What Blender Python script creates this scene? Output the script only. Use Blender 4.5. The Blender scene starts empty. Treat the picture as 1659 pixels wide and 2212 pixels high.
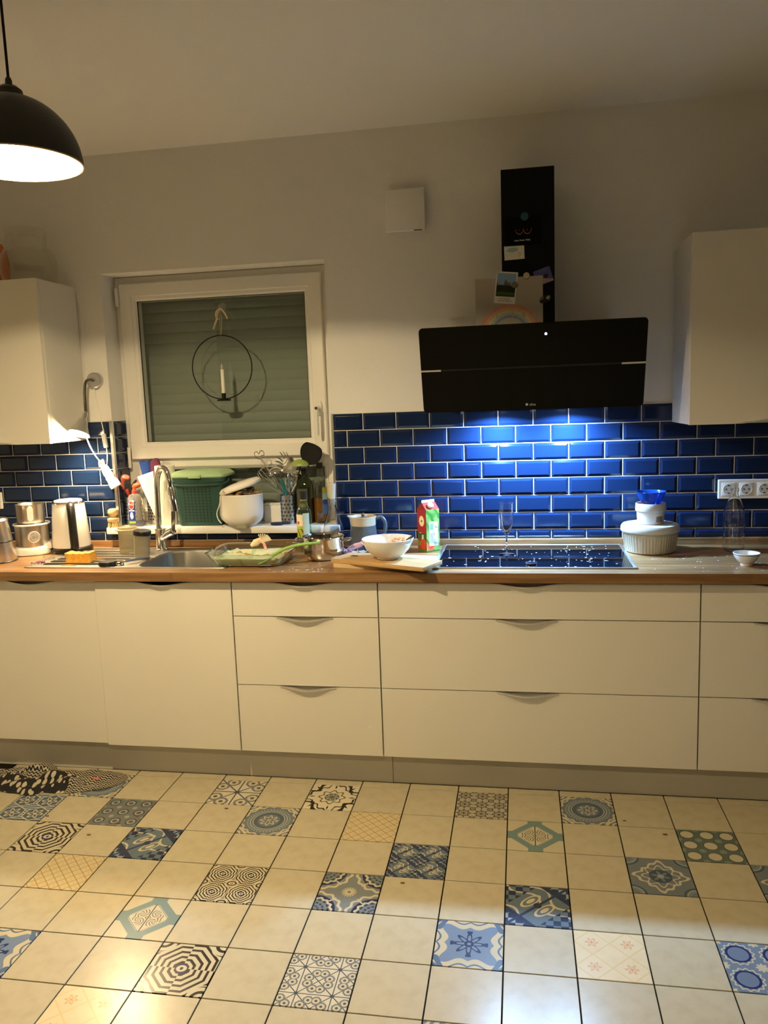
import bpy, bmesh, math, random
from mathutils import Vector, Matrix
random.seed(7)
S = bpy.context.scene
COL = S.collection
PI = math.pi
# ------------------------------------------------------------------ camera
cd = bpy.data.cameras.new('camera'); cam = bpy.data.objects.new('camera', cd); COL.objects.link(cam)
cd.sensor_fit = 'VERTICAL'; cd.sensor_height = 36.0; cd.lens = 1706.35 / 2212 * 36.0; cd.clip_start = .05
R_ = Vector((0.98523231, 0.16756014, -0.03522625)); U_ = Vector((0.01091019, 0.14387993, 0.98953501)); F_ = Vector((-0.17087497, 0.97530619, -0.13992704))
mw = Matrix((R_, U_, -F_)).transposed().to_4x4(); mw.translation = (0.55589, -2.96265, 1.56988)
cam.matrix_world = mw
S.camera = cam
# ------------------------------------------------------------------ world, exposure
w = bpy.data.worlds.new('night'); S.world = w; w.use_nodes = True
w.node_tree.nodes['Background'].inputs[0].default_value = (.05, .06, .09, 1)
w.node_tree.nodes['Background'].inputs[1].default_value = .02
S.view_settings.view_transform = 'Standard'; S.view_settings.look = 'None'
S.view_settings.gamma = 1; S.view_settings.use_curve_mapping = False
S.view_settings.exposure = 2.12
S.cycles.max_bounces = 10; S.cycles.diffuse_bounces = 5; S.cycles.transmission_bounces = 12; S.cycles.transparent_max_bounces = 16
S.cycles.sample_clamp_indirect = 6
WARM = (1.0, .775, .43)
PENDANT_E = 1180.0      # bulb of the pendant
GOOSE_E = 260.0
LED_W = 5.4
# ------------------------------------------------------------------ materials
def lin(h):
    if not isinstance(h, str): return tuple(h[:3])
    c = [int(h[i:i+2], 16) / 255 for i in (0, 2, 4)]
    return tuple(x / 12.92 if x <= .04045 else ((x + .055) / 1.055) ** 2.4 for x in c)
def mat(name, col, rough=.5, metal=0, trans=0, ior=1.45, spec=.5, emit=None, es=0, bump=None, var=None, coat=0, stretch=(1, 1, 1), alpha=None, sss=0):
    m = bpy.data.materials.new(name); m.use_nodes = True
    nt = m.node_tree; b = nt.nodes['Principled BSDF']
    c = lin(col)
    b.inputs['Base Color'].default_value = (*c, 1); b.inputs['Roughness'].default_value = rough; b.inputs['Metallic'].default_value = metal
    b.inputs['Transmission Weight'].default_value = trans; b.inputs['IOR'].default_value = ior; b.inputs['Specular IOR Level'].default_value = spec
    b.inputs['Coat Weight'].default_value = coat
    if sss: b.inputs['Subsurface Weight'].default_value = sss; b.inputs['Subsurface Radius'].default_value = (.01, .01, .01)
    if emit: b.inputs['Emission Color'].default_value = (*lin(emit), 1); b.inputs['Emission Strength'].default_value = es
    if bump or var:
        tc = nt.nodes.new('ShaderNodeTexCoord'); mp = nt.nodes.new('ShaderNodeMapping'); mp.inputs['Scale'].default_value = stretch
        nt.links.new(tc.outputs['Object'], mp.inputs[0])
    if bump:
        n = nt.nodes.new('ShaderNodeTexNoise'); n.inputs['Scale'].default_value = bump[0]; n.inputs['Detail'].default_value = 3
        nt.links.new(mp.outputs[0], n.inputs['Vector'])
        bp = nt.nodes.new('ShaderNodeBump'); bp.inputs['Strength'].default_value = bump[1]; bp.inputs['Distance'].default_value = .002
        nt.links.new(n.outputs['Fac'], bp.inputs['Height']); nt.links.new(bp.outputs[0], b.inputs['Normal'])
    if var:
        n = nt.nodes.new('ShaderNodeTexNoise'); n.inputs['Scale'].default_value = var[0]; n.inputs['Detail'].default_value = 4
        nt.links.new(mp.outputs[0], n.inputs['Vector'])
        r = nt.nodes.new('ShaderNodeValToRGB'); r.color_ramp.elements[0].position = .3; r.color_ramp.elements[1].position = .7
        c2 = lin(var[1]) if not isinstance(var[1], float) else tuple(x * var[1] for x in c)
        r.color_ramp.elements[0].color = (*c2, 1); r.color_ramp.elements[1].color = (*c, 1)
        nt.links.new(n.outputs['Fac'], r.inputs[0]); nt.links.new(r.outputs[0], b.inputs['Base Color'])
    return m
def thin_glass(name, tint=(1, 1, 1), refl=1.0, dirt=0.0):
    """a sheet of glass: fresnel mirror over clear transmission"""
    m = bpy.data.materials.new(name); m.use_nodes = True; nt = m.node_tree; nt.nodes.clear()
    o = nt.nodes.new('ShaderNodeOutputMaterial'); mx = nt.nodes.new('ShaderNodeMixShader'); t = nt.nodes.new('ShaderNodeBsdfTransparent')
    g = nt.nodes.new('ShaderNodeBsdfGlossy'); fr = nt.nodes.new('ShaderNodeLayerWeight'); fr.inputs[0].default_value = .5; pw = nt.nodes.new('ShaderNodeMath'); pw.operation = 'POWER'; pw.inputs[1].default_value = 4.5; nt.links.new(fr.outputs['Facing'], pw.inputs[0]); ma = nt.nodes.new('ShaderNodeMath'); ma.operation = 'MULTIPLY_ADD'; ma.inputs[1].default_value = .96; ma.inputs[2].default_value = .04; nt.links.new(pw.outputs[0], ma.inputs[0])
    mu = nt.nodes.new('ShaderNodeMath'); mu.operation = 'MULTIPLY_ADD'; mu.inputs[1].default_value = refl; mu.inputs[2].default_value = dirt; mu.use_clamp = True
    g.inputs['Roughness'].default_value = .01; g.inputs[0].default_value = (1, 1, 1, 1); t.inputs[0].default_value = (*tint, 1)
    nt.links.new(ma.outputs[0], mu.inputs[0]); nt.links.new(mu.outputs[0], mx.inputs[0]); nt.links.new(t.outputs[0], mx.inputs[1]); nt.links.new(g.outputs[0], mx.inputs[2])
    nt.links.new(mx.outputs[0], o.inputs[0])
    return m
def wood(name, c1, c2, c3, axis=0, scale=1, rough=.45, staves=True):
    m = bpy.data.materials.new(name); m.use_nodes = True; nt = m.node_tree; b = nt.nodes['Principled BSDF']; L = nt.links.new
    tc = nt.nodes.new('ShaderNodeTexCoord'); mp = nt.nodes.new('ShaderNodeMapping')
    s = [28 * scale, 28 * scale, 28 * scale]; s[axis] = 1.6 * scale; mp.inputs['Scale'].default_value = s
    L(tc.outputs['Object'], mp.inputs[0])
    n = nt.nodes.new('ShaderNodeTexNoise'); n.inputs['Scale'].default_value = 1.5; n.inputs['Detail'].default_value = 6; n.inputs['Roughness'].default_value = .6
    L(mp.outputs[0], n.inputs['Vector'])
    r = nt.nodes.new('ShaderNodeValToRGB'); e = r.color_ramp.elements; e[0].position = .28; e[0].color = (*lin(c1), 1); e[1].position = .72; e[1].color = (*lin(c3), 1)
    k = e.new(.5); k.color = (*lin(c2), 1)
    L(n.outputs['Fac'], r.inputs[0]); src = r.outputs[0]
    if staves:
        sx = nt.nodes.new('ShaderNodeMapping'); ss = [18, 18, 18]; ss[axis] = 1.3; sx.inputs['Scale'].default_value = ss
        L(tc.outputs['Object'], sx.inputs[0])
        v = nt.nodes.new('ShaderNodeTexVoronoi'); v.feature = 'F1'; v.distance = 'CHEBYCHEV'; v.inputs['Randomness'].default_value = .5; v.inputs['Scale'].default_value = 1
        L(sx.outputs[0], v.inputs['Vector'])
        hs = nt.nodes.new('ShaderNodeHueSaturation'); L(src, hs.inputs['Color'])
        sp = nt.nodes.new('ShaderNodeSeparateColor'); L(v.outputs['Color'], sp.inputs[0])
        mr = nt.nodes.new('ShaderNodeMapRange'); mr.inputs[3].default_value = .78; mr.inputs[4].default_value = 1.15; L(sp.outputs[0], mr.inputs[0]); L(mr.outputs[0], hs.inputs['Value'])
        src = hs.outputs[0]
    L(src, b.inputs['Base Color']); b.inputs['Roughness'].default_value = rough
    bp = nt.nodes.new('ShaderNodeBump'); bp.inputs['Strength'].default_value = .08; bp.inputs['Distance'].default_value = .001; L(n.outputs['Fac'], bp.inputs['Height']); L(bp.outputs[0], b.inputs['Normal'])
    return m
# node arithmetic for the printed patterns
class N:
    def __init__(s, nt, k): s.nt = nt; s.k = k
    def _m(s, op, a=None, b=None):
        n = s.nt.nodes.new('ShaderNodeMath'); n.operation = op
        for i, q in enumerate((s, a, b)):
            if q is None: continue
            if isinstance(q, N): s.nt.links.new(q.k, n.inputs[i])
            else: n.inputs[i].default_value = q
        return N(s.nt, n.outputs[0])
    def __add__(s, o): return s._m('ADD', o)
    __radd__ = __add__
    def __mul__(s, o): return s._m('MULTIPLY', o)
    __rmul__ = __mul__
    def __sub__(s, o): return s._m('SUBTRACT', o)
    def __rsub__(s, o): return (s * -1) + o
    def lt(s, o): return s._m('LESS_THAN', o)
    def gt(s, o): return s._m('GREATER_THAN', o)
    def abs(s): return s._m('ABSOLUTE')
    def sin(s): return s._m('SINE')
    def cos(s): return s._m('COSINE')
    def fr(s): return s._m('FRACT')
    def mn(s, o): return s._m('MINIMUM', o)
    def mx(s, o): return s._m('MAXIMUM', o)
    def at2(s, o): return s._m('ARCTAN2', o)
    def sqrt(s): return s._m('SQRT')
    def near(s, c, d): return (s - c).abs().lt(d)
def rad(u, v): return (u * u + v * v).sqrt()
def rep(u, k): return ((u * .5 + .5) * k).fr() * 2 - 1
def printed(name, base, fn, rough=.3, half=.1, axes='XY'):
    """layers of flat print in the object's own coordinates, u and v running -1..1 over the piece"""
    m = bpy.data.materials.new(name); m.use_nodes = True; nt = m.node_tree; b = nt.nodes['Principled BSDF']; L = nt.links.new
    tc = nt.nodes.new('ShaderNodeTexCoord'); sp = nt.nodes.new('ShaderNodeSeparateXYZ'); L(tc.outputs['Object'], sp.inputs[0])
    h = half if isinstance(half, tuple) else (half, half)
    u = N(nt, sp.outputs[axes[0]]) * (1 / h[0]); v = N(nt, sp.outputs[axes[1]]) * (1 / h[1])
    nz = nt.nodes.new('ShaderNodeTexNoise'); nz.inputs['Scale'].default_value = 22; nz.inputs['Detail'].default_value = 4; L(tc.outputs['Object'], nz.inputs['Vector'])
    src = None; prev = (*lin(base), 1)
    def blend(fac, c):
        nonlocal src
        x = nt.nodes.new('ShaderNodeMix'); x.data_type = 'RGBA'
        if isinstance(fac, N): L(fac.k, x.inputs[0])
        else: x.inputs[0].default_value = fac
        if src is None: x.inputs[6].default_value = prev
        else: L(src, x.inputs[6])
        x.inputs[7].default_value = (*lin(c), 1); src = x.outputs[2]
    for fac, c in fn(u, v, N(nt, nz.outputs['Fac'])): blend(fac, c)
    if src is None: b.inputs['Base Color'].default_value = prev
    else: L(src, b.inputs['Base Color'])
    b.inputs['Roughness'].default_value = rough; b.inputs['Specular IOR Level'].default_value = .32
    return m
# ------------------------------------------------------------------ mesh helpers
def BM(): return bmesh.new()
def box(bm, x0, x1, y0, y1, z0, z1, bev=0, seg=2, mt=None):
    M4 = Matrix.Translation(((x0 + x1) / 2, (y0 + y1) / 2, (z0 + z1) / 2)) @ Matrix.Diagonal((x1 - x0, y1 - y0, z1 - z0, 1))
    if mt: M4 = mt @ M4
    vs = bmesh.ops.create_cube(bm, size=1, matrix=M4)['verts']
    if bev:
        es = list({e for v in vs for e in v.link_edges})
        bmesh.ops.bevel(bm, geom=es, offset=bev, segments=seg, profile=.5, affect='EDGES')
    return bm
def loft(bm, rings, cap0=True, cap1=True, closed=False):
    vr = [[bm.verts.new(p) for p in r] for r in rings]
    n = len(vr[0]); K = len(vr)
    for i in range(K if closed else K - 1):
        a, b = vr[i], vr[(i + 1) % K]
        for j in range(n):
            k = (j + 1) % n
            try: bm.faces.new((a[j], a[k], b[k], b[j]))
            except ValueError: pass
    if not closed:
        if cap0: bm.faces.new(list(reversed(vr[0])))
        if cap1: bm.faces.new(vr[-1])
    return bm
def lathe(bm, prof, n=32, c=(0, 0, 0), mt=None):
    c = Vector(c); prev = None; pv = None
    for r, z in prof:
        if r < 1e-6: cur = [bm.verts.new(c + Vector((0, 0, z)))]
        else: cur = [bm.verts.new(c + Vector((r * math.cos(2 * PI * i / n), r * math.sin(2 * PI * i / n), z))) for i in range(n)]
        if prev:
            for j in range(n):
                k = (j + 1) % n
                if len(prev) == 1 and len(cur) == 1: break
                if len(prev) == 1: bm.faces.new((prev[0], cur[k], cur[j]))
                elif len(cur) == 1: bm.faces.new((prev[j], prev[k], cur[0]))
                else: bm.faces.new((prev[j], prev[k], cur[k], cur[j]))
        prev = cur
    if mt:
        pass
    return bm
def tube(bm, pts, r, n=10, flat=1.0, closed=False):
    pts = [Vector(p) for p in pts]; K = len(pts)
    rs = r if isinstance(r, (list, tuple)) else [r] * K
    def tan(i):
        if closed: d = pts[(i + 1) % K] - pts[i - 1]
        else: d = pts[min(i + 1, K - 1)] - pts[max(i - 1, 0)]
        return d.normalized()
    t0 = tan(0); up = Vector((0, 0, 1)) if abs(t0.z) < .9 else Vector((0, 1, 0))
    nv = (up - t0 * up.dot(t0)).normalized(); rings = []
    for i in range(K):
        t = tan(i); nv = (nv - t * nv.dot(t)).normalized(); bv = t.cross(nv)
        rings.append([pts[i] + nv * (math.cos(2 * PI * j / n) * rs[i]) + bv * (math.sin(2 * PI * j / n) * rs[i] * flat) for j in range(n)])
    return loft(bm, rings, closed=closed)
def smooth_path(pts, k=6):
    """Catmull-Rom through the points"""
    P = [Vector(p) for p in pts]; out = []
    for i in range(len(P) - 1):
        a, b, c, d = P[max(i - 1, 0)], P[i], P[i + 1], P[min(i + 2, len(P) - 1)]
        for j in range(k):
            t = j / k
            out.append(.5 * ((2 * b) + (c - a) * t + (2 * a - 5 * b + 4 * c - d) * t * t + (3 * b - a - 3 * c + d) * t ** 3))
    out.append(P[-1]); return out
def sup(cx, cy, z, a, b, p=4, n=32):
    o = []
    for i in range(n):
        t = 2 * PI * i / n; c, s = math.cos(t), math.sin(t)
        o.append(Vector((cx + a * math.copysign(abs(c) ** (2 / p), c), cy + b * math.copysign(abs(s) ** (2 / p), s), z)))
    return o
def prism(bm, out, f0, f1):
    """outline points (u,v); f0/f1 map (u,v) -> Vector for the two faces"""
    return loft(bm, [[Vector(f0(*p)) for p in out], [Vector(f1(*p)) for p in out]])
def frame_ring(bm, x0, x1, z0, z1, prof, closed=True):
    """a rectangular frame in the x-z plane; profile is a list of (inset, y)"""
    vr = []
    for i, y in prof:
        vr.append([Vector((x0 + i, y, z0 + i)), Vector((x1 - i, y, z0 + i)), Vector((x1 - i, y, z1 - i)), Vector((x0 + i, y, z1 - i))])
    return loft(bm, vr, closed=closed, cap0=False, cap1=False)
def ball(bm, c, r, sc=(1, 1, 1), sub=2, mt=None):
    M4 = Matrix.Translation(c) @ (mt or Matrix()) @ Matrix.Diagonal((*[r * s for s in sc], 1))
    bmesh.ops.create_icosphere(bm, subdivisions=sub, radius=1, matrix=M4)
    return bm
def obj(name, bm, m, parent=None, loc=None, sharp=35, rot=None, thick=0):
    me = bpy.data.meshes.new(name); bmesh.ops.recalc_face_normals(bm, faces=bm.faces); bm.to_mesh(me); bm.free()
    me.shade_smooth(); me.set_sharp_from_angle(angle=math.radians(sharp))
    if m: me.materials.append(m)
    o = bpy.data.objects.new(name, me); COL.objects.link(o)
    if parent: o.parent = parent
    if loc is not None: o.location = loc
    if rot is not None: o.rotation_euler = rot
    if thick:
        md = o.modifiers.new('thickness', 'SOLIDIFY'); md.thickness = thick; md.offset = 0
    return o
def tag(o, label, cat, group=None, kind=None):
    o['label'] = label; o['category'] = cat
    if group: o['group'] = group
    if kind: o['kind'] = kind
    return o
def thing(name, label, cat, loc=(0, 0, 0), rz=0, group=None):
    o = bpy.data.objects.new(name, None); COL.objects.link(o); o.empty_display_size = .05
    o.location = loc; o.rotation_euler = (0, 0, rz)
    return tag(o, label, cat, group)
def struct(name, bm, m, parent=None, **k):
    o = obj(name, bm, m, parent, **k)
    if not parent: o['kind'] = 'structure'
    return o
def sroot(name):
    o = bpy.data.objects.new(name, None); COL.objects.link(o); o['kind'] = 'structure'; o.empty_display_size = .05; return o
def text(name, body, size, m, parent, loc, rot=(PI / 2, 0, 0), ext=.0002, bold=0):
    c = bpy.data.curves.new(name, 'FONT'); c.body = body; c.size = size; c.extrude = ext; c.align_x = 'CENTER'; c.align_y = 'CENTER'; c.resolution_u = 2; c.offset = bold
    o = bpy.data.objects.new(name, c); COL.objects.link(o); c.materials.append(m)
    dg = bpy.context.evaluated_depsgraph_get(); me = bpy.data.meshes.new_from_object(o.evaluated_get(dg)); bpy.data.objects.remove(o)
    o = bpy.data.objects.new(name, me); COL.objects.link(o)
    o.parent = parent; o.location = loc; o.rotation_euler = rot
    return o
def copy_tree(o, parent=None):
    c = o.copy(); COL.objects.link(c); c.parent = parent
    for ch in o.children: copy_tree(ch, c)
    return c
def disc(bm, c, r, y0, y1, n=24):
    """short cylinder with its axis along y"""
    return loft(bm, [[Vector((c[0] + r * math.cos(2 * PI * i / n), y, c[1] + r * math.sin(2 * PI * i / n))) for i in range(n)] for y in (y0, y1)])
# ------------------------------------------------------------------ shared materials
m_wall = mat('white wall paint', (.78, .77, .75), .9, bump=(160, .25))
m_room = mat('dark low bounce wall', (.15, .14, .125), .9)  # unseen right and rear walls, darkened to hold down bounced light
m_ceil = mat('white ceiling paint', (.80, .79, .77), .95, bump=(90, .2))
m_front = mat('cream white matt lacquer', (.74, .71, .64), .38, bump=(220, .04))
m_frontdark = mat('shadow gap', (.02, .02, .02), .8)
m_carc = mat('white melamine', (.7, .68, .63), .5)
m_plinth = mat('plinth lacquer', (.60, .575, .52), .5, bump=(90, .05))
m_pvc = mat('white window plastic', (.80, .79, .76), .35)
m_gasket = mat('black rubber gasket', (.01, .01, .01), .6)
m_chrome = mat('chrome', (.86, .86, .86), .08, 1)
m_steel = mat('brushed steel', (.62, .61, .59), .28, 1, bump=(60, .08), stretch=(1, 1, 30))
m_steelh = mat('sink steel', (.30, .29, .265), .42, 1, bump=(80, .05), stretch=(1, 20, 1))
m_black = mat('black plastic', (.012, .012, .012), .35)
m_blackm = mat('black matt metal', (.007, .007, .008), .6, spec=.25)
m_white = mat('white plastic', (.78, .77, .74), .35)
m_whiteg = mat('glazed white ceramic', (.80, .79, .76), .12, coat=.5)
m_rglass = mat('clear drinking glass', (.985, .99, .985), .01, trans=1, ior=1.45)
m_glass = thin_glass('clear glass', (.95, .96, .955), 1.5, .01)
m_grout = mat('pale grout', (.62, .60, .56), .9, bump=(300, .3))
m_fgrout = mat('dark floor grout', (.014, .011, .008), .95, spec=.1)
m_wtop = wood('oak worktop', '654a2e', '86633f', 'a07c53', 0, 1, .30)
m_alu = mat('aluminium trim', (.7, .7, .68), .3, 1)
m_tile = mat('deep blue glaze', (.006, .017, .056), .11, spec=.5, bump=(14, .10))
# ================================================================== room shell
YW = .5575                       # plane of the back wall
RX0, RX1, RZ1 = -1.362, -.290, 2.197     # window reveal
XL, XR, YR, ZC = -2.9, 2.9, -4.3, 2.72
bm = BM()
for a in ((XL, RX0, -.0, ZC), (RX1, XR, -.0, ZC), (RX0, RX1, RZ1, ZC), (RX0, RX1, -.0, .975)):
    box(bm, a[0], a[1], YW, YW + .30, a[2], a[3])
wall_back = struct('wall_back', bm, m_wall)
struct('wall_left', box(BM(), XL - .1, XL, YR, YW, 0, ZC), m_wall)
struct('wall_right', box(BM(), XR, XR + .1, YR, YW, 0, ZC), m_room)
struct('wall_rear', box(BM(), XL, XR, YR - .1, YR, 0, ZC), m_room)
struct('ceiling', box(BM(), XL, XR, YR, YW + .3, ZC, ZC + .1), m_ceil)
# ------------------------------------------------------------------ floor: grout bed and 20 cm tiles
TS, GX, GY = .1995, .294, .0319
floor = struct('floor', box(BM(), XL, XR, YR, YW, -.06, -.004), m_fgrout)
def mottled(c1, c2):
    def f(u, v, n): return [((n - .42) * 2.2, c2)]
    return f
CR, GRB, INK = 'bcb297', '687178', '2b2a2a'
def P_A(u, v, n):
    r = rad(u, v); th = v.at2(u); x, y = u.abs(), v.abs(); rc = rad(1 - x, 1 - y)
    return [((r.near(.70, .02) + r.near(.80, .025) * (th * 40).sin().gt(0)).mn(1), '9aa3a2'), (r.near(.60, .012), CR), (r.lt(.58) * r.gt(.42), '4d5c68'),
            ((r - (th * 8).cos() * .07).near(.26, .035), CR), (r.lt(.10), CR), ((r - .12 * (th * 4).cos()).lt(.06), GRB),
            ((rc + (y.at2(x) * 10).sin() * .05).near(.36, .045) * r.gt(.85), CR), (rc.near(.17, .04), CR), ((r + (th * 16).sin() * .04).near(1.0, .04), CR)]
def P_A2(u, v, n):
    x, y = u.abs(), v.abs(); d = x + y; r = rad(u, v); th = v.at2(u); rc = rad(1 - x, 1 - y)
    return [((d + (th * 12).sin() * .06).near(.86, .06), CR), (r.lt(.36) * ((th * 6).sin() * .1 + r).gt(.2), '3c4a58'), (r.lt(.1), '8a979c'), (rc.near(.42, .03), '3f4d5a'), (rc.near(.30, .05) * (rc * 60).sin().gt(0), '9aa3a2'), ((r - .09 * (th * 8).cos()).near(.5, .03), CR)]
def P_B(u, v, n):
    x, y = u.abs(), v.abs(); d = x.mx(y * .95).mx((x + y) * .68); k = (d * 5.2 + (u * v).gt(0) * .5).fr()
    brk = d.gt(5)
    rc = rad(1 - x, 1 - y); sp = (rc * 26 + (1 - y).at2(1 - x) * 2).sin().gt(.2) * rc.lt(.42)
    return [(k.lt(.42) * (1 - brk) * rc.gt(.46), '23201f'), (sp, '23201f'), (d.lt(.20), '2a3050'), (rad(u, v * 1.2).lt(.155), CR), (rad(u * 1.2, v).lt(.06), '2a3050')]
def P_M(u, v, n): return P_B(rep(u, 2), rep(v, 2), n)
def P_C(u, v, n):
    s = u + v; t = u - v; wv = (s * 3.2 + (t * 3.0).sin() * .9)
    pet = rad(s * .6 - .0, (t.abs() - .42) * 1.4)
    chk = ((u * 14).sin() * (v * 14).sin()).gt(0)
    return [(wv.sin().near(.55, .16), CR), (t.abs().gt(.95) * chk, '1c2747'), (s.abs().gt(1.05), '232f4e'), (s.abs().gt(1.3) * chk, '8b979f'), (pet.lt(.36), CR), (pet.lt(.27), '5f6f7c'), (pet.lt(.15), CR), (rad(u, v).lt(.13), '1c2747'), (t.abs().lt(.07), '2a3655')]
def P_C2(u, v, n): return P_C(rep(u, 2), rep(v, 2), n)
def P_D(u, v, n):
    a = ((u + v) * 2.5).fr(); b = ((u - v) * 2.5).fr()
    return [(a.near(.5, .045), '9b7a4c'), (b.near(.5, .045), '9b7a4c'), (rad(a - .0, b - .0).near(.0, .14), 'a88a5c'), ((a.near(.5, .12) + b.near(.5, .12)).mn(1) * .25, 'c09a60')]
def P_E(u, v, n):
    x, y = u.abs(), v.abs(); d = x * .86 + y * .86; oc = d.mx(x).mx(y); T = '6d8280'
    arm = (x.lt(.26) * y.gt(.62) + y.lt(.24) * x.gt(.62)).mn(1)
    rr = rad(x - .26, y - .16); sw = (rr * 34 + (y - .16).at2(x - .26) * 2).sin().abs().lt(.42) * rr.lt(.25)
    return [((d.lt(.92) * d.gt(.62) + arm).mn(1), T), (sw * d.lt(.52), '3a3d3a'), (x.lt(.018) * d.lt(.6), '3a3d3a'), (d.near(.585, .014), '6d8080')]
def P_F(u, v, n):
    r = rad(u, v); th = v.at2(u); x, y = u.abs(), v.abs(); G = '474d55'
    def oc(a, b, q): return (a - b).abs() if False else None
    dx, dy = (x - .42).abs(), (y - .78).abs(); o1 = dx.mx(dy).mx((dx + dy) * .72)
    ex, ey = (x - .78).abs(), (y - .42).abs(); o2 = ex.mx(ey).mx((ex + ey) * .72); o = o1.mn(o2)
    fl = rad(dx, dy).mn(rad(ex, ey))
    return [(((th * 4).sin().abs() * r).lt(.11), G), (o.lt(.29), '6d7177'), (o.lt(.20), CR), ((fl * 34).sin().gt(.35) * fl.lt(.16), G), (r.lt(.10), G)]
def P_F2(u, v, n): return P_F(rep(u, 2), rep(v, 2), n)
def P_FL(u, v, n):
    a, b = rep(u, 3), rep(v, 3); r = rad(a, b); th = b.at2(a)
    return [(((th * 4).sin().abs() * r).lt(.13), '4a443c'), ((r - .12 * (th * 8).cos()).near(.62, .08), '4a443c'), (rad(1 - a.abs(), 1 - b.abs()).near(.3, .06), '4a443c')]
def P_G(u, v, n):
    a, b = rep(u, 3), rep(v, 3); r = rad(a, b)
    return [(r.near(.62, .06), '3e4349'), (r.near(.40, .05), 'a8a69c'), (r.lt(.2), '4b5157'), (rad(1 - a.abs(), 1 - b.abs()).lt(.3), '8f908a')]
def P_H(u, v, n):
    x, y = u.abs(), v.abs(); rc = rad(1 - x, 1 - y); r = rad(u, v); th = v.at2(u); ca = (1 - y).at2(1 - x)
    return [((rc - (ca * 14).sin() * .04).near(.88, .05), CR), (rc.lt(.74), '1d2748'), (rc.lt(.60), GRB), ((rc * 40).sin().gt(.3) * rc.lt(.58) * (ca * 16).sin().gt(-.3), '28303c'), ((rc - (ca * 16).sin() * .03).near(.60, .04), CR),
            ((r - .16 * (th * 8).cos().abs()).lt(.10) * r.gt(.06), CR), ((x - y).abs().lt(.04) * r.near(.62, .14), CR)]
def P_I(u, v, n):
    a, b = rep(u, 2), rep(v, 2); r = rad(a, b); th = b.at2(a); e = a.abs() + b.abs()
    return [((n - .42) * 1.6, 'c9b68f'), (e.near(1.0, .07) * .55, 'c8b078'), ((r - .1 * (th * 6).cos()).near(.22, .08) * .6, 'c98a5c'), (r.lt(.08) * .7, 'c07a50')]
def P_J(u, v, n):
    a = (u * 1.5 + .5); b = v * 1.5 + .5; r1 = rad(a.fr() - .5, b.fr() - .5); r2 = rad((a + .5).fr() - .5, (b + .5).fr() - .5)
    return [(r1.lt(.37), '3e4a46'), (r1.lt(.33), CR), (r2.near(.14, .03), '808c84'), (r2.lt(.07), '8d9890')]
def P_K(u, v, n):
    x, y = u.abs(), v.abs(); r = rad(u, v); th = v.at2(u); d = x + y; rc = rad(1 - x, 1 - y)
    return [((rc + (y.at2(x) * 8).sin() * .1).near(.52, .07), '26241f'), ((d - .1 * (th * 12).sin()).near(1.15, .05), '26241f'), (((x - y).abs() * 3 + (r - .95).abs()).lt(.22), '26241f'), ((r - .07 * (th * 8).cos()).near(.46, .04), '6b6743'), (r.lt(.30), '55616a'), ((r - .06 * (th * 8).cos()).near(.18, .03), 'b9ad7d'), ((x.mn(y) * 4 + (x.mx(y) - .82).abs()).lt(.16), '26241f')]
def P_L(u, v, n):
    x, y = u.abs(), v.abs(); r = rad(u, v); th = v.at2(u); m = x.mx(y); rc = rad(1 - x, 1 - y)
    sc = m + (x.mn(y) * 7).sin() * .10
    return [(sc.gt(.72), CR), ((rc + (y.at2(x) * 9).sin() * .08).near(.30, .08), '566a86'), (rc.lt(.14), '2d3b60'), (sc.near(.95, .03), '566a86'), ((r - .13 * (th * 8).cos()).near(.30, .06), '2b365a'), ((r - .5).abs().lt(.05) * (th * 4).cos().gt(.8), '2b365a'), (r.near(.1, .04), '2b365a')]
def P_N(u, v, n):
    a, b = rep(u, 2), rep(v, 2); r = rad(a, b); th = b.at2(a); rc = rad(1 - a.abs(), 1 - b.abs())
    return [(r.near(.62, .07), '1e2c5c'), (r.lt(.5), '66748c'), ((r - .06 * (th * 14).sin()).near(.8, .05), CR), ((rc - .15 * ((1 - b.abs()).at2(1 - a.abs()) * 4).cos().abs()).lt(.2), CR)]
def P_O(u, v, n):
    a, b = rep(u, 2), rep(v, 2); x, y = a.abs(), b.abs(); h = x.mx(x * .5 + y * .87); r = rad(a, b); th = b.at2(a)
    return [(h.near(.86, .05), CR), ((b * 22).sin().gt(0) * h.gt(.9), '9aa6ae'), ((r - .15 * (th * 6).cos()).near(.45, .09), CR), (r.lt(.16), CR)]
tile_mats = {'plain': printed('cream floor tile', 'b8ae95', mottled(0, 'ada287'), .24)}
for k, base, fn in (('A', GRB, P_A), ('A2', GRB, P_A2), ('B', CR, P_B), ('M', CR, P_M), ('C', '5b6b78', P_C), ('C2', '5b6b78', P_C2), ('D', 'c2b592', P_D), ('E', CR, P_E), ('F', 'c3bca8', P_F),
                    ('F2', 'c3bca8', P_F2), ('FL', 'a79f8b', P_FL), ('G', '6a6d6c', P_G), ('H', '72797d', P_H), ('I', 'd3c4a3', P_I), ('J', '5b6760', P_J), ('K', 'c9bfa6', P_K), ('L', '6d7f99', P_L), ('N', '6c7a8c', P_N), ('O', '4a5d70', P_O)):
    tile_mats[k] = printed('printed floor tile ' + k, base, fn, .24)
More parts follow.
